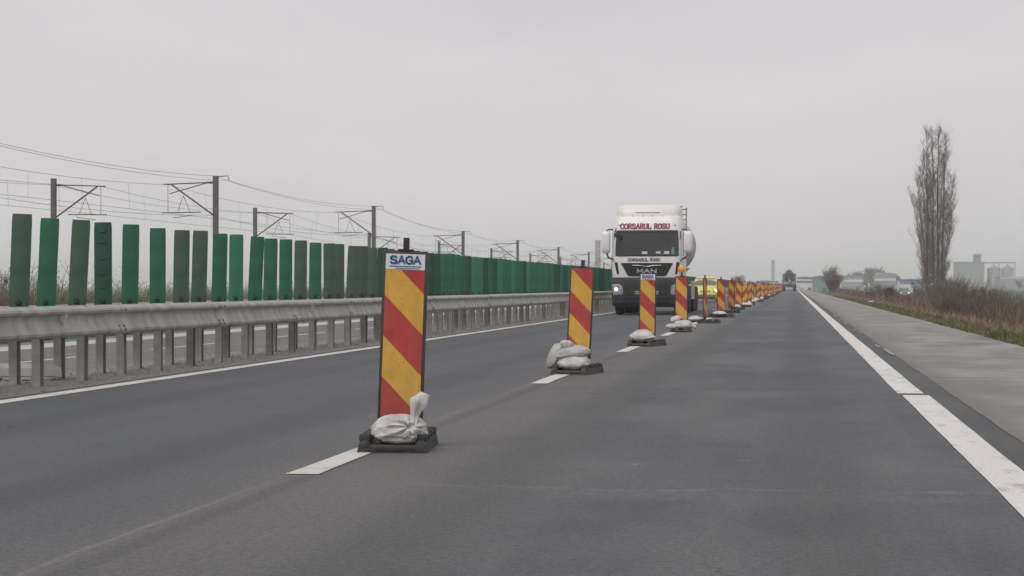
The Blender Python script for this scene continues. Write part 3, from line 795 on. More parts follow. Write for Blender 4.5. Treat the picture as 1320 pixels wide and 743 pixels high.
def interp(tab, z):
    if z <= tab[0][0]: return tab[0][1:]
    for a, b in zip(tab[:-1], tab[1:]):
        if z <= b[0]:
            t = (z - a[0]) / (b[0] - a[0]); t = t * t * (3 - 2 * t) if False else t
            return tuple(p + (q - p) * t for p, q in zip(a[1:], b[1:]))
    return tab[-1][1:]
def front_fn(tab, r=0.26, bow=0.07):
    def fy(x, z):
        hw, f = interp(tab, z)[:2]
        y = f + bow * (x / hw) ** 2; e = abs(x) - (hw - r)
        if e > 0: y += r - math.sqrt(max(0.0, r * r - min(e, r) ** 2))
        return y
    return fy
def front_loft(tab, zs, back, r=0.26, bow=0.07):
    fy = front_fn(tab, r, bow); mb = MB(); rings = []
    for z in zs:
        hw = interp(tab, z)[0]
        xs = [-hw * math.cos(math.pi * i / 28) for i in range(29)]
        rings.append([(x, fy(x, z), z) for x in xs] + [(hw, back, z), (-hw, back, z)])
    mb.quads(rings, True, True)
    return mb
def patch(fy, rows, off=0.012, nx=16):                # rows: (z, x_left, x_right), lies proud of the front
    mb = MB(); F_ = []; B_ = []
    for z, a, b in rows:
        F_.append([(a + (b - a) * i / nx, fy(a + (b - a) * i / nx, z) - off, z) for i in range(nx + 1)])
    mb.quads(F_, False)
    edge = F_[0] + [r[-1] for r in F_[1:]] + F_[-1][::-1][1:] + [r[0] for r in F_[1:-1]][::-1]
    mb.quads([edge, [(x, y + off + 0.01, z) for x, y, z in edge]], True)
    return mb
def wheel(parent, x, y, r, w, dual=False):
    side = 1 if x > 0 else -1
    mb = MB(); ww = w * (1.9 if dual else 1)
    mb.lathe([(-ww / 2, r * 0.55), (-ww / 2, r * 0.86), (-ww / 2 + 0.03, r * 0.97), (-ww / 4, r), (ww / 4, r), (ww / 2 - 0.03, r * 0.97), (ww / 2, r * 0.86), (ww / 2, r * 0.55)], 'x', 28)
    o = mb.build('wheel', M['tyre'], parent, 40, (x, y, r))
    mb = MB(); mb.lathe([(side * ww * 0.30, 0.02), (side * ww * 0.36, r * 0.22), (side * ww * 0.28, r * 0.28), (side * ww * 0.30, r * 0.48), (side * ww * 0.47, r * 0.57), (side * ww * 0.10, r * 0.57)], 'x', 20)
    mb.build('rim', M['rim'], o, 40)
    return o

T = thing('tanker_truck', 'white tractor unit with red lettering pulling a pale silo tank trailer', 'truck', (-5.03, 72.4, 0))
CT = [(0.95, 1.19, 0.09), (1.3, 1.225, 0.03), (1.8, 1.24, 0.0), (2.0, 1.24, 0.01), (2.95, 1.215, 0.17), (3.2, 1.19, 0.25), (3.40, 1.15, 0.36), (3.46, 1.08, 0.5)]
cfy = front_fn(CT)
front_loft(CT, [0.95, 1.1, 1.3, 1.55, 1.8, 2.0, 2.3, 2.6, 2.95, 3.1, 3.2, 3.3, 3.40, 3.46], 2.3).build('cab', M['cab_white'], T, 35)
ST = [(3.40, 1.115, 0.46), (3.58, 1.12, 0.50), (3.74, 1.08, 0.60), (3.82, 1.02, 0.72), (3.855, 0.9, 0.95)]
sp_ = front_loft(ST, [3.40, 3.5, 3.58, 3.66, 3.74, 3.78, 3.82, 3.855], 2.35, 0.3, 0.12).build('roof_spoiler', M['spoiler'], T, 40)
sfy = front_fn(ST, 0.3, 0.12)
patch(sfy, [(3.55, -0.42, 0.42), (3.57, -0.42, 0.42)], 0.006).build('spoiler_seam', M['mirror_frame'], sp_)
BT = [(0.27, 1.16, 0.10), (0.42, 1.235, -0.02), (0.8, 1.25, -0.05), (1.1, 1.25, -0.04), (1.30, 1.235, 0.0)]
bfy = front_fn(BT, 0.30, 0.09)
bp_ = front_loft(BT, [0.27, 0.33, 0.42, 0.6, 0.8, 1.0, 1.1, 1.2, 1.30], 1.5, 0.30, 0.09).build('bumper', M['bumper'], T, 35)
patch(bfy, [(0.33, -0.82, 0.82), (0.56, -0.90, 0.90)], 0.008).build('lower_intake', M['bumper_low'], bp_)
patch(bfy, [(0.66, -0.72, 0.72), (1.02, -0.78, 0.78), (1.22, -0.82, 0.82)], 0.008).build('centre_panel', M['grille'], bp_)
patch(bfy, [(0.585, -1.16, 1.16), (0.63, -1.18, 1.18)], 0.022).build('bumper_lip', M['bumper'], bp_)
for z in (0.76, 0.88, 1.10): patch(bfy, [(z, -0.70, 0.70), (z + 0.022, -0.70, 0.70)], 0.02).build('intake_bar', M['bumper'], bp_)
for i in range(3): patch(bfy, [(0.38 + 0.055 * i, -0.78, 0.78), (0.395 + 0.055 * i, -0.79, 0.79)], 0.018).build('intake_bar', M['bumper'], bp_)
ws = patch(cfy, [(2.03, -1.06, 1.06), (2.06, -1.10, 1.10), (2.3, -1.095, 1.095), (2.6, -1.085, 1.085), (2.88, -1.07, 1.07), (2.93, -1.03, 1.03)], 0.012, 28).build('windscreen', M['screen'], T, 60)
for x0, x1, z0, z1, mt in ((-0.18, 0.02, 2.11, 2.20, 'paper'), (0.30, 0.48, 2.13, 2.20, 'paper'), (0.58, 0.78, 2.11, 2.21, 'paper'), (0.84, 0.95, 2.10, 2.34, 'paper_green')):
    patch(cfy, [(z0, x0, x1), (z1, x0 + 0.02, x1 - 0.01)], 0.016, 3).build('windscreen_card', M[mt], ws)
patch(cfy, [(2.86, -1.07, 1.07), (2.935, -1.05, 1.05)], 0.02, 24).build('screen_band', M['grille'], ws)
for x0, x1 in ((-0.95, -0.05), (0.05, 0.95)):
    mb = MB(); mb.tube([(x0 + (x1 - x0) * t, cfy(x0 + (x1 - x0) * t, 2.06 + 0.03 * t) - 0.035, 2.05 + 0.035 * t) for t in (0, .25, .5, .75, 1)], 0.013, 5); mb.build('wiper', M['black'], T)
for s in (-1, 1):      # pillars of the screen
    patch(cfy, [(1.85, s * 1.17 - 0.03, s * 1.17 + 0.03), (2.9, s * 1.145 - 0.02, s * 1.145 + 0.02)], 0.004, 3).build('pillar_trim', M['mirror_frame'], T)
gr = patch(cfy, [(1.34, -0.60, 0.60), (1.38, -0.68, 0.68), (1.62, -0.80, 0.80), (1.78, -0.90, 0.90), (1.80, -0.86, 0.86)], 0.016, 24).build('grille', M['grille'], T, 60)
for i in range(4):
    z = 1.40 + 0.085 * i; hw = 0.66 + 0.055 * i
    patch(cfy, [(z, -hw, hw), (z + 0.016, -hw, hw)], 0.030, 16).build('grille_slat', M['bumper'], gr)
lt = lettering('MAN', 0.68, 0.105, 0.046, 0.012, lambda x, z: cfy(x, z + 1.47) - 0.034, False, 0.16); lt.v = [(x, y, z + 1.47) for x, y, z in lt.v]
lt.build('lettering', M['chrome'], gr)
mb = MB(); mb.tube([(-0.5, cfy(-0.5, 1.70) - 0.03, 1.72), (-0.25, cfy(-0.25, 1.70) - 0.035, 1.715), (0, cfy(0, 1.68) - 0.04, 1.67), (0.25, cfy(0.25, 1.70) - 0.035, 1.715), (0.5, cfy(0.5, 1.70) - 0.03, 1.72)], 0.008, 5); mb.build('grille_trim', M['chrome'], gr)
for s in (-1, 1):
    a, b = sorted((s * 1.02, s * 1.13)); c_, d_ = sorted((s * 0.97, s * 1.04))
    patch(cfy, [(1.42, c_, d_), (1.6, (a + c_) / 2, (b + d_) / 2), (1.82, a, b)], 0.014, 4).build('side_vent', M['grille'], T)
    hl = patch(bfy, [(0.70, *sorted((s * 0.86, s * 1.17))), (0.78, *sorted((s * 0.82, s * 1.20))), (0.98, *sorted((s * 0.84, s * 1.215))), (1.07, *sorted((s * 0.95, s * 1.21)))], 0.014, 8).build('headlight', M['lamp_glass'], T, 60)
    mb = MB(); q = s * 1.06; mb.lathe([(-0.03, 0.0), (-0.02, 0.04), (0.01, 0.058), (0.03, 0.058)], 'y', 16, (q, bfy(q, 0.88) - 0.02, 0.885)); mb.build('headlight_bulb', M['lamp_on'] if s < 0 else M['chrome'], hl, 40)
    fl = patch(bfy, [(0.72, *sorted((s * 0.22, s * 0.40))), (0.84, *sorted((s * 0.20, s * 0.42)))], 0.02, 4).build('fog_lamp', M['lamp_glass'], T)
    patch(cfy, [(3.10, *sorted((s * 0.92, s * 1.0))), (3.125, *sorted((s * 0.92, s * 1.0)))], 0.02, 3).build('marker_lamp', M['mirror_frame'], T)
    for xx in (0.16, 0.52, 0.86):
        mb = MB(); mb.box((s * xx, sfy(s * xx, 3.43) - 0.02, 3.432), (0.07, 0.05, 0.04), 0.008); mb.build('roof_lamp', M['marker'], T)
    # mirrors
    mr = MB()
    rings = []
    for z, w_, d_2 in ((2.13, 0.10, 0.06), (2.17, 0.14, 0.10), (2.3, 0.155, 0.125), (2.75, 0.155, 0.125), (2.86, 0.135, 0.10), (2.90, 0.09, 0.06)):
        rings.append([(s * 1.42 + w_ * math.copysign(abs(math.cos(a)) ** 0.6, math.cos(a)), 0.02 + d_2 * math.copysign(abs(math.sin(a)) ** 0.6, math.sin(a)), z) for a in [2 * math.pi * i / 20 for i in range(20)]])
    mr.quads(rings, True, True); mo = mr.build('mirror', M['cab_white'], T, 40)
    mb = MB(); mb.tube([(s * 1.2, 0.25, 2.95), (s * 1.32, 0.05, 2.97), (s * 1.42, 0.02, 2.88)], 0.028, 7); mb.tube([(s * 1.2, 0.2, 1.93), (s * 1.33, 0.03, 1.98), (s * 1.40, 0.02, 2.16)], 0.034, 7); mb.build('mirror_arm', M['mirror_frame'], mo, 60)
    mb = MB(); mb.box((s * 1.42, 0.145, 2.5), (0.24, 0.02, 0.6), 0.006); mb.build('mirror_glass', M['chrome'], mo)
    # side window, door seam, steps
    mb = MB(); mb.quads([[(s * 1.232, 0.50, 2.05), (s * 1.232, 1.35, 2.05), (s * 1.222, 1.35, 2.85), (s * 1.222, 0.62, 2.85)], [(s * 1.252, 0.50, 2.05), (s * 1.252, 1.35, 2.05), (s * 1.242, 1.35, 2.85), (s * 1.242, 0.62, 2.85)]], True, True); mb.build('side_window', M['screen'], T)
    mb = MB(); mb.box((s * 1.2, 1.0, 0.62), (0.10, 1.0, 0.62), 0.03); mb.build('step', M['bumper'], T, 40)
    mb = MB(); mb.box((s * 1.20, 2.42, 2.1), (0.05, 0.55, 2.3), 0.02); mb.build('side_fairing', M['cab_white'], T)
    wheel(T, s * 1.04, 1.42, 0.5, 0.31); wheel(T, s * 0.95, 5.05, 0.5, 0.30, True)
    mb = MB(); mb.box((s * 1.02, 3.3, 0.72), (0.42, 1.3, 0.6), 0.08); mb.build('fuel_tank', M['rim'] if s < 0 else M['chassis'], T, 40)
    mb = MB(); mb.lathe([(4.42 - 5.05, 0.56), (5.68 - 5.05, 0.56)], 'y', 3); 
    for yy in (9.8, 11.1, 12.4): wheel(T, s * 1.0, yy, 0.5, 0.38)
    mb = MB(); mb.box((s * 1.22, 7.6, 0.85), (0.03, 2.6, 0.7), 0.01); mb.build('side_guard', M['rim'], T)
mb = MB(); mb.tube([(-1.08, 0.16, 2.98), (-1.08, -0.06, 2.90), (-1.02, -0.10, 2.80)], 0.022, 6); mb.box((-1.0, -0.10, 2.76), (0.20, 0.08, 0.16), 0.03); mb.build('kerb_mirror', M['black'], T, 40)
for txt, w_, h_, z0, th in (('CORSARUL ROSU', 1.70, 0.165, 2.99, 0.046), ('CORSARUL ROSU', 1.12, 0.09, 1.862, 0.026)):
    xo = -0.08 if w_ > 1.5 else -0.10
    lt = lettering(txt, w_, h_, th, 0.004, lambda x, z: cfy(x + xo, z + z0) - 0.003, True, 0.16); lt.v = [(x + xo, y, z + z0) for x, y, z in lt.v]
    lt.build('lettering', M['red_print'], T)
patch(bfy, [(0.40, -0.26, 0.26), (0.51, -0.26, 0.26)], 0.034, 4).build('number_plate', M['plate'], T)
mb = MB(); mb.box((0, 7.0, 0.95), (0.9, 12.4, 0.28), 0.02); mb.build('chassis', M['chassis'], T)
mb = MB(); mb.lathe([(2.75, 0.05), (2.78, 0.5), (2.9, 0.9), (3.1, 1.0), (3.5, 1.10), (4.2, 1.14), (12.2, 1.14), (12.6, 1.1), (12.95, 1.0), (13.15, 0.6), (13.2, 0.05)], 'y', 48, (0, 0, 2.60)); tk = mb.build('tank', M['tank'], T, 40)
for yy in (4.3, 6.6, 8.9, 11.2):
    mb = MB(); mb.lathe([(yy - 0.04, 1.14), (yy - 0.03, 1.16), (yy + 0.03, 1.16), (yy + 0.04, 1.14)], 'y', 48, (0, 0, 2.60), False); mb.build('tank_rib', M['tank'], tk, 40)
for yy in (4.9, 7.4, 9.9):
    mb = MB(); mb.lathe([(0.75, 0.12), (0.85, 0.25), (1.7, 1.0)], 'z', 24, (0, yy, 0.0)); mb.build('discharge_cone', M['tank'], tk, 60)
mb = MB()
for xx in (0.92, 1.22):
    mb.tube([(xx, 2.72, 2.95), (xx, 2.72, 3.78)], 0.022, 6)
for i in range(5): mb.tube([(0.92, 2.72, 3.02 + 0.18 * i), (1.22, 2.72, 3.02 + 0.18 * i)], 0.016, 5)
mb.tube([(0.92, 2.72, 3.78), (0.92, 6.0, 3.98)], 0.02, 6); mb.tube([(1.22, 2.72, 3.78), (1.22, 3.4, 3.78)], 0.02, 6)
mb.build('ladder_frame', M['mirror_frame'], T)
mb = MB(); mb.box((1.12, 2.75, 0.95), (0.22, 0.5, 0.5), 0.03); mb.build('battery_box', M['paper'], T)

# ---- yellow hatchback following the truck
def hatchback(name, label, loc, paint, lit, scale=1.0):
    t = thing(name, label, 'car', loc)
    LT = [(0.20, 0.78, 0.10), (0.36, 0.83, 0.0), (0.60, 0.84, 0.02), (0.78, 0.835, 0.10), (0.90, 0.80, 0.28)]
    fy = front_fn(LT, 0.32, 0.10)
    front_loft(LT, [0.20, 0.28, 0.36, 0.5, 0.6, 0.7, 0.78, 0.84, 0.90], 3.65, 0.32, 0.10).build('body', paint, t, 40)
    # bonnet rising to the screen
    mb = MB(); xs = [-0.78 + 1.56 * i / 12 for i in range(13)]
    mb.quads([[(x * (1 - 0.02 * j), 0.30 + 0.75 * j / 4 + 0.10 * (x / 0.8) ** 2 * (1 - j / 4), 0.895 + (0.16 * (j / 4) ** 0.8) * (1 - 0.5 * (x / 0.8) ** 4)) for x in xs] for j in range(5)], False); mb.build('bonnet', paint, t, 60)
    # greenhouse
    secs = [(0.92, 0.95, 0.79, 0.80), (1.10, 1.06, 0.78, 0.795), (1.40, 1.32, 0.70, 0.75), (1.56, 1.52, 0.64, 0.7)]
    GT = [(0.9, 0.80, 0.92), (1.06, 0.785, 1.04), (1.40, 0.69, 1.46), (1.52, 0.63, 1.66), (1.565, 0.52, 1.95)]
    gfy = front_fn(GT, 0.2, 0.10)
    front_loft(GT, [0.9, 1.0, 1.06, 1.2, 1.3, 1.40, 1.47, 1.52, 1.565], 3.45, 0.2, 0.10).build('cabin', paint, t, 40)
    patch(gfy, [(1.05, -0.70, 0.70), (1.2, -0.68, 0.68), (1.44, -0.61, 0.61), (1.48, -0.57, 0.57)], 0.012, 14).build('windscreen', M['screen_light'], t, 60)
    for s in (-1, 1):
        mb = MB(); mb.quads([[(s * 0.795, 1.35, 1.02), (s * 0.795, 3.2, 1.02), (s * 0.70, 3.1, 1.42), (s * 0.70, 1.75, 1.42)], [(s * 0.812, 1.35, 1.02), (s * 0.812, 3.2, 1.02), (s * 0.717, 3.1, 1.42), (s * 0.717, 1.75, 1.42)]], True, True); mb.build('side_window', M['screen'], t)
        hl = patch(fy, [(0.62, *sorted((s * 0.50, s * 0.76))), (0.72, *sorted((s * 0.48, s * 0.80))), (0.82, *sorted((s * 0.60, s * 0.80)))], 0.014, 8).build('headlight', M['lamp_glass'], t, 60)
        if (s > 0) == lit or lit == 2:
            mb = MB(); mb.lathe([(-0.03, 0.0), (-0.02, 0.07), (0.02, 0.10)], 'y', 16, (s * 0.64, fy(s * 0.64, 0.72) - 0.02, 0.715)); mb.build('headlight_bulb', M['lamp_on_warm'], hl, 40)
        mb = MB(); mb.box((s * 0.93, 1.25, 1.05), (0.18, 0.12, 0.15), 0.04); mb.build('mirror', paint, t, 40)
        wheel(t, s * 0.74, 0.72, 0.29, 0.19); wheel(t, s * 0.74, 3.05, 0.29, 0.19)
    patch(fy, [(0.24, -0.62, 0.62), (0.40, -0.66, 0.66)], 0.012).build('lower_grille', M['grille'], t)
    patch(fy, [(0.66, -0.30, 0.30), (0.72, -0.32, 0.32)], 0.012).build('upper_grille', M['grille'], t)
    patch(fy, [(0.46, -0.27, 0.27), (0.58, -0.27, 0.27)], 0.03, 4).build('number_plate', M['plate'], t)
    patch(fy, [(0.42, -0.80, 0.80), (0.445, -0.80, 0.80)], 0.014).build('bumper_seam', M['mirror_frame'], t)
    for z in (0.28, 0.34): patch(fy, [(z, -0.58, 0.58), (z + 0.015, -0.58, 0.58)], 0.02).build('grille_bar', M['bumper'], t)
    return t
hatchback('yellow_car', 'bright yellow hatchback with lit headlight following the silo truck', (-5.35, 128, 0), M['yellow'], True)

# ---- concrete mixer lorry seen from behind
X_ = thing('mixer_truck', 'grey concrete mixer lorry seen from behind, driving far ahead', 'truck', (-0.85, 405, 0))
X_.scale = (1.1, 1.1, 1.12)
mb = MB(); mb.box((0, 4.6, 1.0), (0.95, 8.6, 0.3), 0.03); mb.build('chassis', M['chassis'], X_)
mb = MB(); mb.box((0, 8.0, 1.95), (2.4, 1.9, 2.3), 0.12); mb.build('cab', M['grey_paint'], X_, 40)
mb = MB(); mb.lathe([(0.0, 0.42), (0.3, 0.55), (1.6, 0.86), (2.8, 0.98), (4.2, 0.95), (5.6, 0.65), (5.9, 0.3)], 'y', 28); o = mb.build('drum', M['dark_paint'], X_, 50, (0, 0.7, 3.15)); o.rotation_euler = (R(-14), 0, 0)
mb = MB(); mb.lathe([(-0.02, 0.40), (-0.04, 0.56), (0.03, 0.60), (0.06, 0.56)], 'y', 24, (0, 0, 0), False); mb.build('drum_rim', M['grey_paint'], o, 40)
mb = MB(); rings = [[(w_ * x, y_, z_) for x in (-1, -0.5, 0.5, 1)] for w_, y_, z_ in ((0.75, 0.35, 3.0), (0.62, 0.25, 2.5), (0.35, 0.2, 2.05))]; mb.quads(rings, False); mb.box((0, 0.3, 2.75), (1.3, 0.06, 0.5), 0.02); mb.build('hopper', M['dark_paint'], X_)
mb = MB(); mb.tube([(0, 0.1, 2.0), (0.25, -0.35, 1.45)], [0.2, 0.24], 10); mb.build('chute', M['grey_paint'], X_, 60)
for s in (-1, 1):
    mb = MB(); mb.tube([(s * 0.75, 0.5, 1.1), (s * 0.8, 0.55, 2.9)], 0.07, 6); mb.build('stand_leg', M['grey_paint'], X_)
    mb = MB(); mb.box((s * 0.98, 1.4, 1.12), (0.62, 2.9, 0.06), 0.02); mb.box((s * 0.98, 0.0, 0.85), (0.62, 0.04, 0.5), 0.01); mb.build('mudguard', M['chassis'], X_)
    mb = MB(); mb.box((s * 0.85, 0.06, 1.28), (0.36, 0.08, 0.16), 0.02); mb.build('tail_lamp', M['red_print'], X_)
    for yy in (0.75, 2.1): wheel(X_, s * 0.93, yy, 0.52, 0.30, True)
    wheel(X_, s * 1.05, 8.1, 0.52, 0.32)
mb = MB(); mb.box((0, 0.0, 1.42), (1.9, 0.06, 0.42), 0.02); mb.build('rear_panel', M['rim'], X_)
mb = MB(); mb.box((0, -0.02, 0.72), (2.3, 0.1, 0.14), 0.02); mb.build('rear_bumper', M['chassis'], X_)
for z in (1.75, 2.0, 2.25):
    mb = MB(); mb.box((0.5, 0.1, z), (0.5, 0.04, 0.04)); mb.build('ladder_rung', M['grey_paint'], X_)

# ================================================================ RAILWAY OVERHEAD LINE
M['mast'] = mat('grey_mast', (0.085, 0.082, 0.08), 0.7, (0.13, 0.125, 0.12), 2)
M['cant'] = mat('rusty_cantilever', (0.07, 0.06, 0.055), 0.7, (0.10, 0.088, 0.08), 3)
M['insul'] = mat('brown_insulator', (0.09, 0.05, 0.035), 0.35)
M['wire'] = mat('overhead_wire', (0.12, 0.12, 0.12), 0.5)
XA, XB = -37.8, -48.7
YS = [83.0, 134.4, 186.9, 238.8, 287.0, 337.7, 388.4, 439.4, 490.4, 541.4, 592.4, 643.4]
MAST_LABELS = {(-1, 1): 'tall mast rising behind the slats, with hooked feeder arm, nearest track side', (1, 1): 'tall mast behind the green slat next to the first faded slat', (-1, 2): 'tall mast rising just beside the large labelled striped panel, hooked feeder arm on top',
               (1, 2): 'mast on the farther track side between the two tall hooked-arm masts'}
def mast(X, Y, top, side, idx):
    # side: direction of the cantilever along X
    lab = ('grey railway mast on the nearer track side, cantilever reaching away from the road' if side < 0 else 'grey railway mast on the farther track side, cantilever reaching towards the road')
    t = thing('catenary_mast', lab, 'railway mast', (X, Y, 0), group='masts of the nearer row' if side < 0 else 'masts of the farther row')
    if (side, idx) in MAST_LABELS: t['label'] = MAST_LABELS[(side, idx)]
    zt = top - 0.45
    mb = MB(); mb.box((0, 0, (top - 1.3) / 2), (0.34, 0.30, top + 1.3), 0.03); mb.box((0, 0, -1.0), (0.7, 0.7, 0.5), 0.05); mb.build('pole', M['mast'], t)
    L = 3.55
    mb = MB(); mb.tube([(side * 0.15, 0, zt + 0.02), (side * L, 0, zt - 0.10)], 0.045, 6); mb.build('top_tube', M['cant'], t)
    mb = MB(); mb.tube([(side * 0.15, 0, zt - 2.15), (side * (L - 0.55), 0, zt - 0.12)], 0.055, 6); mb.build('bracket_tube', M['cant'], t)
    mb = MB(); mb.tube([(side * 0.6, 0, zt - 0.02), (side * (L - 0.4), 0, zt - 0.72)], 0.035, 6); mb.build('brace_tube', M['cant'], t)
    mb = MB(); mb.tube([(side * 1.0, 0, zt - 1.95), (side * (L + 0.1), 0, zt - 1.98)], 0.038, 6); mb.tube([(side * 1.6, 0, zt - 1.95), (side * 1.6, 0, zt - 2.15), (side * 2.9, 0, zt - 2.32)], 0.022, 5); mb.build('registration_arm', M['cant'], t)
    mb = MB()
    for a, b in (((2.2, -0.85), (1.75, -1.95)), ((2.2, -0.85), (2.6, -1.95)), ((L - 0.3, -0.1), (L - 0.3, -1.95))): mb.tube([(side * a[0], 0, zt + a[1]), (side * b[0], 0, zt + b[1])], 0.018, 4)
    mb.build('stay_wire', M['cant'], t)
    mb = MB(); mb.lathe([(0.2, 0.05), (0.25, 0.085), (0.3, 0.05), (0.35, 0.085), (0.4, 0.05), (0.45, 0.085), (0.5, 0.05), (0.55, 0.085), (0.6, 0.05)], 'x', 8, (0, 0, zt)); 
    if side < 0: mb.v = [(-x, y, z) for x, y, z in mb.v]
    mb.build('insulator', M['insul'], t)
    if side < 0:
        mb = MB(); mb.tube([(0.1, 0, top - 0.05), (0.85, 0, top - 0.02), (0.9, 0, top - 0.3)], 0.03, 5); mb.build('feeder_arm', M['cant'], t)
    return t
for i, Y in enumerate(YS):
    topA = 8.28 if i < 3 else 7.35; topB = 8.15 if i < 3 else 7.18
    mast(XA, Y + cx(Y), topA, -1, i); mast(XB, Y - 0.6 + cx(Y), topB, 1, i)
def span_wire(pts, sag, r):
    mb = MB(); P_ = []
    for a, b in zip(pts[:-1], pts[1:]):
        for k in range(8):
            t = k / 8; q = Vector(a).lerp(Vector(b), t); q.z -= sag * 4 * t * (1 - t); P_.append(q)
    P_.append(Vector(pts[-1])); mb.tube(P_, r, 4)
    return mb
for tr, X, tops, nm in ((0, XA - 3.2, (7.7, 6.75), 'nearer'), (1, XB + 3.2, (7.6, 6.6), 'farther')):
    t = thing('overhead_line', 'thin messenger and contact wires above the %s railway track' % nm, 'overhead wire', (0, 0, 0))
    mes, con = [], []
    for i, Y in enumerate(YS):
        h = tops[0] if i < 3 else tops[1]
        mes.append((X, Y, h)); con.append((X + (0.2 if i % 2 else -0.2), Y, h - 1.9))
    span_wire(mes, 0.5, 0.011).build('messenger_wire', M['wire'], t)
    span_wire(con, 0.0, 0.011).build('contact_wire', M['wire'], t)
    for i in range(len(YS) - 1):
        for k in range(1, 6):
            s_ = k / 6; a = Vector(mes[i]).lerp(Vector(mes[i + 1]), s_); a.z -= 0.5 * 4 * s_ * (1 - s_); b = Vector(con[i]).lerp(Vector(con[i + 1]), s_)
            mb = MB(); mb.tube([a, b], 0.008, 3, False); mb.build('dropper', M['wire'], t)
for nm, dx, dz, lab in (('feeder_wire', 0.85, -0.35, 'upper feeder wire strung on the road side of the nearer masts'), ('feeder_wire', -0.1, -0.02, 'feeder wire running over the tops of the nearer masts'), ('feeder_wire', -0.3, -2.6, 'low return wire along the nearer masts')):
    pts = [(XA + dx, Y, (8.28 if i < 3 else 7.35) + dz) for i, Y in enumerate(YS)]
    tag(span_wire(pts, 0.5, 0.011).build(nm, M['wire']), lab, 'overhead wire')
pts = [(XB - 0.3, Y, (8.15 if i < 3 else 7.18) - 0.4) for i, Y in enumerate(YS)]
tag(span_wire(pts, 0.5, 0.011).build('feeder_wire', M['wire']), 'feeder wire behind the farther masts', 'overhead wire')

# ================================================================ FAR BUILDINGS
M['silo_wall'] = mat('pale_blue_cladding', (0.24, 0.26, 0.29), 0.6, (0.30, 0.32, 0.35), 0.12)
M['silo_steel'] = mat('corrugated_silo_steel', (0.26, 0.27, 0.29), 0.5, (0.33, 0.34, 0.36), 0.3, metal=0.3)
M['white_wall'] = mat('white_hall_wall', (0.62, 0.62, 0.63), 0.6, (0.7, 0.7, 0.7), 0.2)
M['blue_wall'] = mat('blue_hall_wall', (0.12, 0.20, 0.36), 0.6, (0.16, 0.24, 0.4), 0.2)
M['green_wall'] = mat('teal_hall_wall', (0.06, 0.19, 0.16), 0.6, (0.08, 0.23, 0.19), 0.2)
M['grey_wall'] = mat('grey_hall_wall', (0.25, 0.26, 0.28), 0.7, (0.31, 0.32, 0.33), 0.2)
M['chimney'] = mat('chimney_concrete', (0.17, 0.17, 0.19), 0.8, (0.23, 0.23, 0.245), 0.15)
M['win'] = mat('dark_window', (0.05, 0.06, 0.07), 0.2)
def hall(px0, px1, ytop, Y, depth, wall, roof, label, bands=(), name='industrial_hall', zb=-1.35):
    a, b = on_y(px0, ytop, Y), on_y(px1, ytop, Y); w = b.x - a.x; h = a.z - zb
    t = thing(name, label, 'building', ((a.x + b.x) / 2, Y, zb))
    mb = MB(); mb.box((0, depth / 2, h * 0.46), (w, depth, h * 0.92)); mb.build('wall', wall, t)
    mb = MB(); mb.quads([[(-w / 2 - 0.4, -0.4, h * 0.92), (0, -0.4, h), (w / 2 + 0.4, -0.4, h * 0.92), (0, -0.4, h * 0.92)], [(-w / 2 - 0.4, depth + 0.4, h * 0.92), (0, depth + 0.4, h), (w / 2 + 0.4, depth + 0.4, h * 0.92), (0, depth + 0.4, h * 0.92)]], True, True); mb.build('roof', roof, t)
    for f0, f1, mt in bands:
        mb = MB(); mb.box((0, -0.06, h * (f0 + f1) / 2), (w * 0.985, 0.12, h * (f1 - f0))); mb.build('wall_band', mt, t)
    n = max(2, int(w / 9))
    for i in range(n):
        mb = MB(); mb.box((-w / 2 + w * (i + 0.5) / n, -0.09, h * 0.16), (w / n * 0.42, 0.2, h * 0.24)); mb.build('door', M['win'] if i % 2 else M['grey_wall'], t)
    return t
hall(1027, 1049, 356.5, 820, 14, M['white_wall'], M['grey_wall'], 'long white hall with dark bands closing the end of the road', ((0.60, 0.70, M['win']), (0.86, 0.93, M['win'])))
hall(1047.5, 1066, 355.5, 818, 14, M['green_wall'], M['green_wall'], 'teal green hall next to the white banded hall', ((0.82, 0.90, M['green_wall']),))
hall(1086, 1113, 354.5, 1050, 25, M['grey_wall'], M['blue_wall'], 'low grey hall with pale blue roof behind the bare bush', ((0.55, 0.7, M['white_wall']),))
hall(1128, 1155, 351.5, 960, 25, M['grey_wall'], M['grey_wall'], 'hall with two broad white bands left of the poplar', ((0.86, 0.98, M['white_wall']), (0.55, 0.68, M['white_wall'])))
hall(1160, 1186, 359.5, 760, 20, M['white_wall'], M['blue_wall'], 'low white hall with blue roof next to the poplar', ((0.62, 0.88, M['blue_wall']),))
hall(1289, 1360, 356, 1150, 30, M['grey_wall'], M['white_wall'], 'long low hall with pale roof below the round silos', ((0.80, 0.93, M['white_wall']),))
hall(975, 1003, 361, 1000, 14, M['grey_wall'], M['white_wall'], 'faint pale hall behind the receding delineators', ((0.5, 0.65, M['white_wall']),))
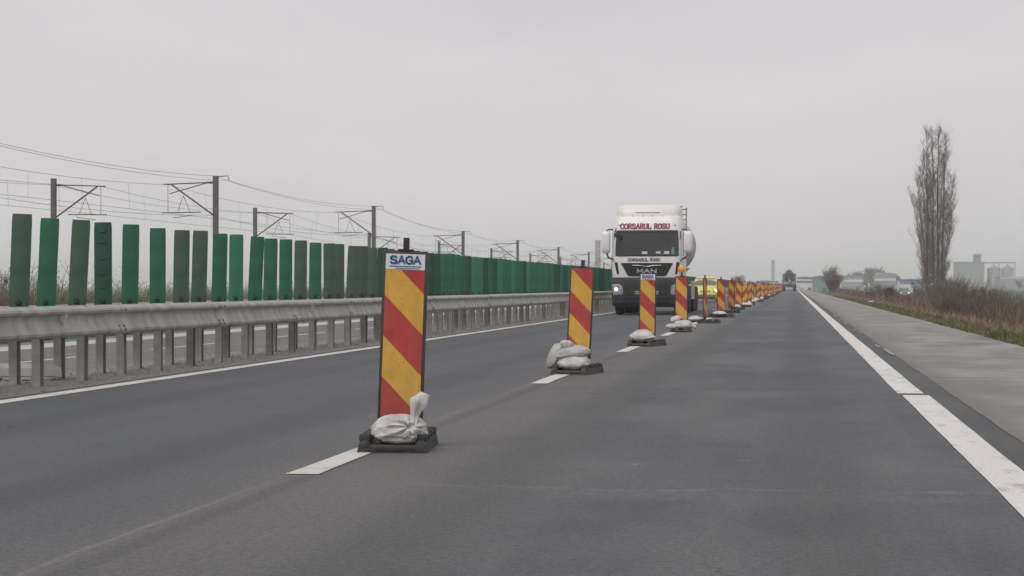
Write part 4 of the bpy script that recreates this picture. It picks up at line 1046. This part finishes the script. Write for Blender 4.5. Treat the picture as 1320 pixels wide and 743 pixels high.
# grain elevator: block with head house, conveyor bridge and silos
Y0 = 1350
a, b = on_y(1232, 339, Y0), on_y(1269, 339, Y0); t = thing('grain_elevator', 'pale grain elevator block with square head house tower', 'building', ((a.x + b.x) / 2, Y0, -1.35)); w = b.x - a.x; h = a.z + 1.35
mb = MB(); mb.box((0, 10, h / 2), (w, 20, h)); mb.build('wall', M['silo_wall'], t)
mb = MB(); mb.box((0, 10, h + 0.3), (w + 0.8, 20.8, 0.8)); mb.build('roof', M['grey_wall'], t)
tw = on_y(1261, 327.5, Y0); mb = MB(); hh = tw.z + 1.35; mb.box((tw.x - (a.x + b.x) / 2, 8, (h + hh) / 2), (4.6, 5, hh - h)); hd = mb.build('tower', M['chimney'], t)
mb = MB(); mb.box((tw.x - (a.x + b.x) / 2, 5.44, hh - 1.6), (2.4, 0.12, 1.2)); mb.build('window', M['win'], hd)
for i in range(7):
    mb = MB(); mb.box((-w / 2 + w * (i + 0.5) / 7, -0.05, h * 0.48), (w / 7 * 0.92, 0.16, h * 0.9)); mb.build('wall_panel', M['silo_wall'], t)
bridge_a = on_y(1266, 339, Y0 - 3); bridge_b = on_y(1309, 339.5, Y0 - 3)
mb = MB(); mb.box(((bridge_a.x + bridge_b.x) / 2, Y0 - 3, bridge_a.z), (bridge_b.x - bridge_a.x, 1.6, 0.9)); cb = mb.build('conveyor_bridge', M['grey_wall']); tag(cb, 'thin conveyor bridge running over the round silos', 'conveyor')
for fx in (0.03, 0.5, 0.98):
    x = bridge_a.x + (bridge_b.x - bridge_a.x) * fx
    mb = MB(); mb.tube([(x, Y0 - 6.5, -1.35), (x, Y0 - 4, bridge_a.z)], 0.3, 5); mb.build('leg', M['grey_wall'], cb)
for x0, x1, lab in ((1273.5, 1290.5, 'round steel silo beside the elevator block'), (1291.5, 1307.5, 'round steel silo at the far end of the conveyor bridge')):
    c0, c1 = on_y(x0, 346, Y0 + 4), on_y(x1, 346, Y0 + 4); r = (c1.x - c0.x) / 2
    t = thing('grain_silo', lab, 'silo', ((c0.x + c1.x) / 2, Y0 + 8, -1.35)); hs = c0.z + 1.35
    mb = MB(); prf = []
    for i in range(14): prf += [(hs * i / 14, r), (hs * (i + 0.9) / 14, r * 1.012)]
    mb.lathe(prf + [(hs, r)], 'z', 32); mb.build('silo_wall', M['silo_steel'], t, 40)
    mb = MB(); mb.lathe([(hs, r * 1.02), (hs + 2.0, 0.5), (hs + 2.6, 0.5)], 'z', 32); mb.build('silo_roof', M['silo_steel'], t, 40)
def tower(px, w_px, ytop, Y, label):
    p = on_y(px, ytop, Y); w = w_px * Y / F_PX; h = p.z + 1.35
    t = thing('chimney_tower', label, 'tower', (p.x, Y, -1.35))
    mb = MB(); mb.lathe([(0, w * 0.56), (h * 0.5, w * 0.5), (h * 0.97, w * 0.48), (h * 0.975, w * 0.53), (h, w * 0.53)], 'z', 20); mb.build('shaft', M['chimney'], t, 40)
    for i in range(4):
        mb = MB(); z = h * (0.3 + 0.17 * i); mb.lathe([(z, w * 0.525), (z + h * 0.02, w * 0.525)], 'z', 20); mb.build('platform_ring', M['grey_wall'], t)
tower(770.5, 7.5, 310, 1500, 'hazy grey tower showing between the striped panel and the truck')
tower(996.5, 4.0, 335.5, 1900, 'slim hazy tower above the far end of the delineator row')

# van with lit lamp on the side road
p = gnd(1166, 371.5, -1.28) if False else on_y(1166.5, 369.5, 420)
v = hatchback('parked_van', 'small grey car with lit headlights on the track beside the poplar', (p.x, 420, -1.28), M['grey_paint'], 2)
v.scale = (1.15, 1.1, 1.25)

# ================================================================ FALLEN SIGN
S = thing('fallen_road_sign', 'round rusty road sign leaning over at the edge of the hard shoulder', 'road sign', (4.75, 129, -0.06))
M['rust'] = mat('rusty_sign_back', (0.085, 0.036, 0.03), 0.85, (0.13, 0.055, 0.042), 8)
p0 = Vector((-0.05, 0.0, 0.02)); p1 = Vector((1.0, 0.1, 0.62))
mb = MB(); mb.tube([p0, p1], 0.035, 8); mb.build('pole', M['galv_post_dark'], S, 60)
mb = MB(); mb.lathe([(-0.012, 0.0), (-0.012, 0.30), (0.012, 0.31), (0.012, 0.0)], 'y', 28); o = mb.build('sign_disc', M['rust'], S, 40, (1.0, 0.04, 0.66)); o.rotation_euler = (R(8), R(-40), R(14))
mb = MB(); mb.lathe([(-0.02, 0.25), (-0.02, 0.305), (0.0, 0.31)], 'y', 28, (0, 0, 0), False); mb.build('sign_rim', M['rust'], o, 40)
mb = MB(); mb.tube([(0.55, 0.1, 0.0), (0.72, 0.05, 0.45)], 0.025, 6); mb.build('prop', M['galv_post_dark'], S)
bw = bag_mesh(0.62, 0.34, 0.16, 77, taper=0.6, nu=20, nv=10)
sandbag('crumpled white sack lying at the foot of the fallen road sign', bw, Vector((4.55, 128.7, -0.05)), R(12), rot=(0, R(-12)))
bw = bag_mesh(0.3, 0.14, 0.2, 78, taper=0.5, nu=16, nv=8)
sandbag('small white scrap of sack below the fallen sign disc', bw, Vector((5.42, 128.8, -0.2)), R(40))

# ================================================================ VEGETATION
M['bark'] = mat('grey_brown_bark', (0.075, 0.062, 0.055), 0.9, (0.12, 0.10, 0.09), 2)
M['twig'] = mat('brown_twigs', (0.11, 0.088, 0.075), 0.9, (0.17, 0.138, 0.118), 1.5)
M['poplar_twig'] = mat('pale_poplar_twigs', (0.125, 0.093, 0.073), 0.9, (0.195, 0.15, 0.118), 0.8)
M['twig_red'] = mat('reddish_twigs', (0.115, 0.088, 0.076), 0.9, (0.18, 0.14, 0.12), 1.2)
M['leaf_brown'] = mat('withered_leaves', (0.075, 0.066, 0.05), 0.85, (0.13, 0.11, 0.08), 0.6)
M['leaf_dry'] = mat('dry_brown_leaves', (0.13, 0.095, 0.072), 0.9, (0.20, 0.15, 0.115), 0.8)
M['leaf_green'] = mat('dull_green_leaves', (0.035, 0.05, 0.03), 0.8, (0.065, 0.075, 0.048), 0.8)
M['leaf_far'] = mat('far_tree_twigs', (0.06, 0.055, 0.055), 0.9, (0.09, 0.08, 0.075), 0.4)

def branch_path(p, d, L, n, rng_, up=0.15, wob=0.12):
    pts = [Vector(p)]; d = Vector(d).normalized()
    for i in range(n):
        d = (d + Vector((rng_.uniform(-wob, wob), rng_.uniform(-wob, wob), up + rng_.uniform(-wob, wob) * 0.5))).normalized()
        pts.append(pts[-1] + d * (L / n))
    return pts
def leaf(mb, p, s, rng_):
    a = Vector((rng_.uniform(-1, 1), rng_.uniform(-1, 1), rng_.uniform(-1, 1))).normalized()
    b = a.orthogonal().normalized(); b.rotate(Matrix.Rotation(rng_.uniform(0, 6.28), 3, a))
    c = a.cross(b)
    mb.face([p - b * s, p + c * s * 0.55, p + b * s, p - c * s * 0.55])

def poplar(name, loc, H, label, seed, stems, wmax, leaves=5200, group=None):
    rng_ = random.Random(seed); tr = MB(); br = MB(); lf = MB(); tips = []
    for (bx, by, tx, ty, hf) in stems:
        pts = []; n = 12; h = H * hf
        for i in range(n + 1):
            t = i / n; e = t ** 1.6 * (1 - 0.25 * t)
            pts.append(Vector((bx + tx * e + 0.10 * rng_.uniform(-1, 1) * t, by + ty * e + 0.10 * rng_.uniform(-1, 1) * t, h * t)))
        rs = [(0.17 if hf > 0.9 else 0.09) * (1 - i / n) ** 0.85 * hf + 0.02 for i in range(n + 1)]
        tr.tube(pts, rs, 8)
        nb = int(44 * hf)
        for k in range(nb):
            t = 0.10 + 0.88 * (k + rng_.random()) / nb; f = t * n; i = min(int(f), n - 1); p = pts[i].lerp(pts[i + 1], f - i)
            az = rng_.uniform(0, 6.283); sp_a = R(rng_.uniform(20, 48)); d = Vector((math.sin(sp_a) * math.cos(az), math.sin(sp_a) * math.sin(az), math.cos(sp_a)))
            prof_ = min(1.0, 0.35 + 1.5 * t) if t < 0.45 else 1.0 - 0.72 * ((t - 0.45) / 0.55) ** 1.3
            L = wmax * prof_ * rng_.uniform(0.6, 1.4)
            q = branch_path(p, d, L, 5, rng_, 0.17, 0.13); r0 = 0.014 + 0.014 * (1 - t)
            br.tube(q, [r0 * (1 - 0.8 * j / 5) for j in range(6)], 4, False)
            for m in range(rng_.randint(17, 24)):
                f2 = rng_.uniform(0.15, 1.0) * 5; j = min(int(f2), 4); pp = q[j].lerp(q[j + 1], f2 - j)
                az2 = rng_.uniform(0, 6.283); s2 = R(rng_.uniform(12, 55)); dd = Vector((math.sin(s2) * math.cos(az2), math.sin(s2) * math.sin(az2), math.cos(s2)))
                tw_ = branch_path(pp, dd, rng_.uniform(0.5, 1.5), 3, rng_, 0.10, 0.22)
                br.tube(tw_, [0.0095, 0.008, 0.0065, 0.005], 3, False); tips.append(tw_)
    for i in range(leaves):
        q = rng_.choice(tips); p = q[rng_.randint(1, 3)] + Vector((rng_.uniform(-.1, .1), rng_.uniform(-.1, .1), rng_.uniform(-.1, .1)))
        leaf(lf, p, rng_.uniform(0.03, 0.075), rng_)
    for i in range(44):                 # tufts that still hold their leaves
        c_ = rng_.choice(tips)[3]
        for j in range(34): leaf(lf, c_ + Vector((rng_.gauss(0, .16), rng_.gauss(0, .16), rng_.gauss(0, .28))), rng_.uniform(0.06, 0.10), rng_)
    t = thing(name, label, 'tree', loc, group=group)
    tr.build('trunk', M['bark'], t, 60); c_ = br.build('branches', M['poplar_twig'], t); lf.build('leaves', M['leaf_brown'], t)
    return t
pb = on_y(1204, 380, 300)
stems = [(-0.9, 0.1, -0.15, 0.3, 1.0), (0.5, 0, 0.1, -0.3, 1.0), (1.1, 0.4, 0.80, 0.4, 0.98), (-1.0, -0.4, -2.6, 0.2, 0.60), (-0.7, 0.4, -1.3, 0.6, 0.84), (1.2, -0.3, 2.1, 0, 0.72), (0.4, -0.6, 1.2, -0.8, 0.86), (-0.9, 0.7, -1.9, 0.9, 0.72), (1.1, 0.7, 2.3, 0.8, 0.56), (-0.9, -0.6, -1.6, -0.9, 0.42), (0.8, -0.5, 0.9, -1.4, 0.62), (-0.2, -0.8, -0.5, -1.2, 0.78), (0.0, 0.9, -0.1, 1.2, 0.97), (-0.4, 0.3, -0.7, 0.2, 0.68)]
poplar('poplar_tree', (pb.x, 300, -1.25), 24.1, 'tall bare columnar poplar with few withered leaves beside the motorway', 3, stems, 3.1, 20000)

def shrub_mesh(seed, H, Wd, n_st, leaf_n, leaf_s, tw_mat, lf_mat, r=0.008, spread=30, twigs=7):
    rng_ = random.Random(seed); br = MB(); lf = MB(); tips = []
    for k in range(n_st):
        az = rng_.uniform(0, 6.283); rad = Wd * 0.35 * math.sqrt(rng_.random()); sa = R(rng_.uniform(2, spread))
        d = Vector((math.sin(sa) * math.cos(az), math.sin(sa) * math.sin(az), math.cos(sa)))
        q = branch_path((rad * math.cos(az), rad * math.sin(az), -0.1), d, H * rng_.uniform(0.55, 1.05), 4, rng_, 0.05, 0.16)
        br.tube(q, [r * 1.6, r * 1.3, r, r * 0.8, r * 0.5], 3, False)
        for m in range(twigs):
            f = rng_.uniform(0.8, 4); j = min(int(f), 3); p = q[j].lerp(q[j + 1], f - j); a2 = rng_.uniform(0, 6.283); s2 = R(rng_.uniform(20, 60))
            dd = Vector((math.sin(s2) * math.cos(a2), math.sin(s2) * math.sin(a2), math.cos(s2)))
            w_ = branch_path(p, dd, H * rng_.uniform(0.12, 0.32), 2, rng_, 0.1, 0.2); br.tube(w_, [r * 0.8, r * 0.6, r * 0.35], 3, False); tips.append(w_)
    for i in range(leaf_n):
        q = rng_.choice(tips); p = q[rng_.randint(0, 2)] + Vector((rng_.uniform(-.06, .06), rng_.uniform(-.06, .06), rng_.uniform(-.06, .06))) * H
        leaf(lf, p, leaf_s * rng_.uniform(0.6, 1.3), rng_)
    return br.mesh('twigs', tw_mat), (lf.mesh('leaves', lf_mat) if leaf_n else None)
KIND = {
    'brown': [shrub_mesh(100 + i, 1.55, 1.7, 46, 900, 0.022, M['twig'], M['leaf_dry'], 0.007, 34, 9) for i in range(3)],
    'red': [shrub_mesh(200 + i, 1.6, 1.5, 50, 500, 0.02, M['twig_red'], M['leaf_dry'], 0.007, 26, 9) for i in range(2)],
    'green': [shrub_mesh(300 + i, 1.9, 2.0, 40, 2400, 0.035, M['twig'], M['leaf_green'], 0.009, 40, 8) for i in range(2)],
    'far': [shrub_mesh(400 + i, 2.6, 3.0, 60, 900, 0.05, M['leaf_far'], M['leaf_dry'], 0.016, 40, 9) for i in range(2)],
}
LAB = {'brown': ('bushy brown leafless shrub', 'brown_shrub'), 'red': ('upright reddish leafless shrub', 'red_shrub'), 'green': ('dark green leafy shrub', 'green_shrub'), 'far': ('large bare grey-brown shrub', 'bare_shrub')}
def shrub(kind, loc, s, rz, label, group):
    tw_, lf = random.Random(int(loc[1] * 31 + loc[0] * 7)).choice(KIND[kind])
    t = thing(LAB[kind][1], label, 'shrub', loc, (0, 0, rz), group); t.scale = s if isinstance(s, tuple) else (s, s, s)
    put('twigs', tw_, t)
    if lf: put('leaves', lf, t)
    return t
def bank_z(x):
    for (a, za), (b, zb) in zip(prof[:-1], prof[1:]):
        if a <= x <= b: return za + (zb - za) * (x - a) / (b - a)
    return -1.3
rng = random.Random(77)
def row(n, y0, y1, x0, x1, kinds, s0, s1, where, group):
    for i in range(n):
        y = y0 + (y1 - y0) * (i + rng.random()) / n; x = rng.uniform(x0, x1); k = rng.choice(kinds); s = rng.uniform(s0, s1)
        shrub(k, (x + cx(y), y, bank_z(x) - 0.05), (s * rng.uniform(0.9, 1.2), s * rng.uniform(0.9, 1.2), s), rng.uniform(0, 6.28), LAB[k][0] + ' ' + where, group + ', ' + k)
# thicket on the bank right of the shoulder
row(7, 52, 66, 6.6, 8.6, ['brown', 'red'], 0.30, 0.5, 'low on the near bank before the thicket', 'low near bank shrubs')
for i in range(24):
    y = rng.uniform(68, 88); x = (rng.uniform(1226, 1293) - 1023) * y / F_PX; k = ('brown', 'red', 'brown')[i % 3]; q = rng.uniform(0.7, 1.1)
    shrub(k, (x, y, bank_z(x) - 0.05), (q, q, q), rng.uniform(0, 6.28), LAB[k][0] + ' in the dense thicket beside the shoulder', 'thicket shrubs, ' + k)
row(8, 86, 104, 8.2, 12, ['brown', 'green'], 0.5, 0.75, 'low behind the dense thicket', 'low shrubs behind the thicket')
row(12, 118, 150, 9.5, 14, ['brown', 'red', 'green'], 0.5, 0.9, 'behind the dry grass on the bank', 'bank shrubs behind the dry grass')
row(14, 150, 230, 9, 16, ['brown', 'green', 'red'], 0.5, 0.85, 'on the bank beyond the fallen sign', 'bank shrubs beyond the sign')
row(14, 230, 330, 11, 24, ['brown', 'green', 'green', 'brown'], 0.6, 1.0, 'on the bank around the foot of the poplar', 'shrubs around the poplar foot')
row(22, 210, 420, 8, 14, ['brown', 'red', 'green', 'brown'], 0.5, 0.95, 'along the shoulder towards the far bare tree', 'shrubs towards the bare tree')
row(14, 420, 640, 9, 20, ['brown', 'far', 'green'], 0.6, 1.0, 'beside the far end of the shoulder', 'shrubs at the far shoulder')
for px, py, Y, s in ((1213, 384, 285, 2.2), (1196, 384, 290, 2.0), (1226, 384, 296, 1.9), (1137, 382, 178, 0.95), (1146, 384, 165, 0.85), (1128, 381, 186, 1.0)):
    p = on_y(px, py, Y); shrub('green', (p.x, Y, bank_z(p.x) - 0.05), s, px, LAB['green'][0] + (' hugging the poplar trunks' if px > 1180 else ' close behind the fallen sign'), 'green shrubs at the poplar' if px > 1180 else 'green shrubs behind the sign')
# hedge beyond the opposite carriageway
row(12, 68, 92, -33, -29, ['brown', 'red', 'brown'], 1.3, 1.95, 'beyond the opposite road, seen between the first slats', 'hedge seen between the first slats')
row(30, 92, 190, -34, -29, ['brown', 'red', 'red', 'brown'], 1.15, 1.6, 'in the hedge along the railway', 'hedge along the railway')
row(22, 190, 420, -34, -29, ['brown', 'far', 'red'], 1.2, 1.5, 'far along the railway hedge', 'far railway hedge')

def bare_tree(name, loc, H, label, seed, Wd, tw_mat, leaves=0, lf_mat=None, group=None, r=0.03, limbs=11):
    rng_ = random.Random(seed); tr = MB(); br = MB(); lf = MB(); tips = []
    trunk_p = branch_path((0, 0, -0.2), (rng_.uniform(-.05, .05), 0, 1), H * 0.55, 5, rng_, 0.1, 0.06)
    tr.tube(trunk_p, [H * 0.028 * (1 - 0.13 * i) for i in range(6)], 8)
    for k in range(limbs):
        f = rng_.uniform(1.2, 5); j = min(int(f), 4); p = trunk_p[j].lerp(trunk_p[j + 1], f - j)
        az = rng_.uniform(0, 6.283); sa = R(rng_.uniform(20, 62)); d = Vector((math.sin(sa) * math.cos(az), math.sin(sa) * math.sin(az), math.cos(sa)))
        L = H * rng_.uniform(0.28, 0.5); q = branch_path(p, d, L * Wd, 5, rng_, 0.10, 0.16); tr.tube(q, [r * 2.2 * (1 - 0.15 * i) for i in range(6)], 5, False)
        for m in range(12):
            f2 = rng_.uniform(1, 5); i2 = min(int(f2), 4); pp = q[i2].lerp(q[i2 + 1], f2 - i2); a2 = rng_.uniform(0, 6.283); s2 = R(rng_.uniform(15, 65))
            dd = Vector((math.sin(s2) * math.cos(a2), math.sin(s2) * math.sin(a2), math.cos(s2)))
            w_ = branch_path(pp, dd, H * rng_.uniform(0.12, 0.26), 4, rng_, 0.06, 0.2); br.tube(w_, [r, r * 0.8, r * 0.65, r * 0.5, r * 0.3], 3, False)
            for u in range(7):
                p3 = w_[rng_.randint(1, 4)]; a3 = rng_.uniform(0, 6.283); s3 = R(rng_.uniform(10, 80)); d3 = Vector((math.sin(s3) * math.cos(a3), math.sin(s3) * math.sin(a3), math.cos(s3)))
                x_ = branch_path(p3, d3, H * rng_.uniform(0.05, 0.13), 2, rng_, 0.05, 0.25); br.tube(x_, [r * 0.55, r * 0.45, r * 0.3], 3, False); tips.append(x_)
    for i in range(leaves):
        q = rng_.choice(tips); leaf(lf, q[rng_.randint(0, 2)] + Vector((rng_.uniform(-.1, .1), rng_.uniform(-.1, .1), rng_.uniform(-.1, .1))), r * 3.2 * rng_.uniform(0.7, 1.4), rng_)
    t = thing(name, label, 'tree', loc, group=group)
    tr.build('trunk', M['bark'], t, 60); br.build('branches', tw_mat, t)
    if leaves: lf.build('leaves', lf_mat, t)
    return t
p = on_y(1069, 372, 330); bare_tree('bare_tree', (p.x, 330, -1.0), 5.6, 'small bare bushy tree with brown leaves next to the teal hall', 5, 1.0, M['twig'], 1500, M['leaf_dry'], None, 0.022, 14)
p = on_y(1075, 372, 322); bare_tree('bare_tree', (p.x, 322, -1.0), 4.4, 'lower leafier brown tree crowding the small bare tree', 15, 1.1, M['twig'], 2600, M['leaf_dry'], None, 0.022, 14)
p = on_y(952.5, 370, 600); bare_tree('bare_tree', (p.x, 600, -1.3), 7.2, 'small rounded tree left of the road, beyond the delineators', 6, 0.75, M['leaf_far'], 1600, M['leaf_brown'], None, 0.035, 14)
# hazy wood behind the halls, trees told apart
rng = random.Random(91)
wood = bare_tree('wood_tree', (0, 0, 0), 13, 'hazy tree', 31, 0.95, M['leaf_far'], 2600, M['leaf_far'], None, 0.09, 15)
wood2 = bare_tree('wood_tree', (0, 0, 0), 13, 'hazy tree', 32, 1.1, M['leaf_far'], 2600, M['leaf_far'], None, 0.09, 15)
n = 0
for px, s in ((1096, .62), (1101, .78), (1106, .82), (1111, .74), (1117, .8), (1122, .95), (1126, .98), (1131, .9), (1137, .75), (1143, .68), (1149, .72), (1155, .66), (1161, .5), (1168, .42), (1176, .46), (1188, .5), (1222, .5), (1230, .45), (1314, .45)):
    Y = 1120 + rng.uniform(-30, 60); p = on_y(px, 369, Y); src = (wood, wood2)[n % 2]
    o = src if n < 2 else copy_tree(src); o.location = (p.x, Y, -1.35); o.rotation_euler = (0, 0, rng.uniform(0, 6.28)); o.scale = (s, s, s * 0.95)
    o['label'] = 'hazy leafless tree in the wood behind the halls'; o['group'] = 'hazy wood behind the halls'; n += 1
for px, s, Y in ((880, .3, 900), (915, .34, 950), (932, .3, 900), (968, .32, 980), (985, .36, 990), (1006, .3, 1000), (842, .32, 1000)):
    p = on_y(px, 369, Y); o = copy_tree(wood2 if s > .31 else wood); o.location = (p.x, Y, -1.35); o.rotation_euler = (0, 0, px); o.scale = (s * 1.5, s * 1.5, s)
    o['label'] = 'small hazy tree on the horizon left of the road'; o['group'] = 'hazy trees left of the road'
# a distant tree line closing the plain on both sides
mb = MB(); rng = random.Random(12)
for i in range(5200):
    x = rng.uniform(-1500, 1500); Y = 1900 + rng.uniform(0, 200); hmax = 5 + 5 * (0.5 + 0.5 * mn.noise((x * 0.006, 0, 1.7))) + 2.5 * mn.noise((x * 0.05, 4, 0))
    leaf(mb, Vector((x, Y, -1.4 + hmax * rng.random() ** 0.8)), rng.uniform(0.8, 1.9), rng)
tl = stuff(mb.build('far_wood', M['leaf_far'])); tl['label'] = 'faint distant wood closing the plain'; tl['category'] = 'wood'

# grass on the verge: blades, short green at the slab edge, dry and tall further down
def grass(name, n, y0, y1, x0, x1, h0, h1, material, label, seed, pw=1.5, wdt=0.008):
    rng_ = random.Random(seed); mb = MB(); v = mb.v; f = mb.f
    i = 0
    while i < n:
        y = y0 + (y1 - y0) * rng_.random() ** pw; x = rng_.uniform(x0, x1)
        if mn.noise((x * 0.7, y * 0.25, seed)) < rng_.uniform(-0.5, 0.35): continue
        i += 1; z = bank_z(x) - 0.01; h = rng_.uniform(h0, h1) * (0.7 + 0.6 * rng_.random()); a = rng_.uniform(0, 6.283); w_ = wdt * (1 + y / 60.0)
        lx, ly = rng_.gauss(0, 0.35) * h, rng_.gauss(0, 0.35) * h; b = len(v)
        c_, s_ = math.cos(a) * w_, math.sin(a) * w_
        v += [(x - c_, y - s_, z), (x + c_, y + s_, z), (x + lx * 0.4 + c_ * 0.7, y + ly * 0.4 + s_ * 0.7, z + h * 0.6), (x + lx * 0.4 - c_ * 0.7, y + ly * 0.4 - s_ * 0.7, z + h * 0.6), (x + lx, y + ly, z + h)]
        f += [(b, b + 1, b + 2, b + 3), (b + 3, b + 2, b + 4)]
    o = stuff(mb.build(name, material)); o['label'] = label; o['category'] = 'grass'; return o
M['grass_green'] = mat('short_green_grass', (0.08, 0.10, 0.035), 0.9, (0.19, 0.165, 0.085), 0.6, coords='Object')
M['grass_dry'] = mat('dry_tan_grass', (0.20, 0.15, 0.10), 0.95, (0.30, 0.23, 0.155), 0.4)
M['weeds'] = mat('withered_weeds', (0.13, 0.09, 0.065), 0.95, (0.2, 0.145, 0.10), 0.5)
grass('grass', 34000, 26, 200, 3.72, 5.6, 0.05, 0.16, M['grass_green'], 'short green grass along the concrete shoulder', 3, 1.7)
grass('dry_grass', 26000, 30, 260, 4.6, 9.0, 0.10, 0.36, M['grass_dry'], 'tall dry tan grass on the bank', 8, 1.5)
grass('withered_weeds', 16000, 38, 320, 5.6, 14, 0.4, 0.95, M['weeds'], 'brown withered weeds among the shrubs', 13, 1.4, 0.009)
grass('fallen_leaves', 12000, 26, 170, 3.60, 4.9, 0.015, 0.05, M['grass_dry'], 'dry litter along the edge of the shoulder slabs', 19, 1.6, 0.012)

# ================================================================ HAZE
mb = MB(); mb.box((0, 2950, 18.0), (12600, 6700, 43.0))
hz = stuff(mb.build('haze', None)); hz['label'] = 'thin grey haze over the plain'; hz['category'] = 'haze'
hm = bpy.data.materials.new('haze_air'); hm.use_nodes = True; t_ = hm.node_tree; t_.nodes.clear()
out = t_.nodes.new('ShaderNodeOutputMaterial'); pv = t_.nodes.new('ShaderNodeVolumePrincipled')
pv.inputs['Color'].default_value = (0.975, 0.98, 1.0, 1); pv.inputs['Density'].default_value = 0.00043; pv.inputs['Density Attribute'].default_value = ''
t_.links.new(pv.outputs[0], out.inputs['Volume']); hz.data.materials.append(hm)
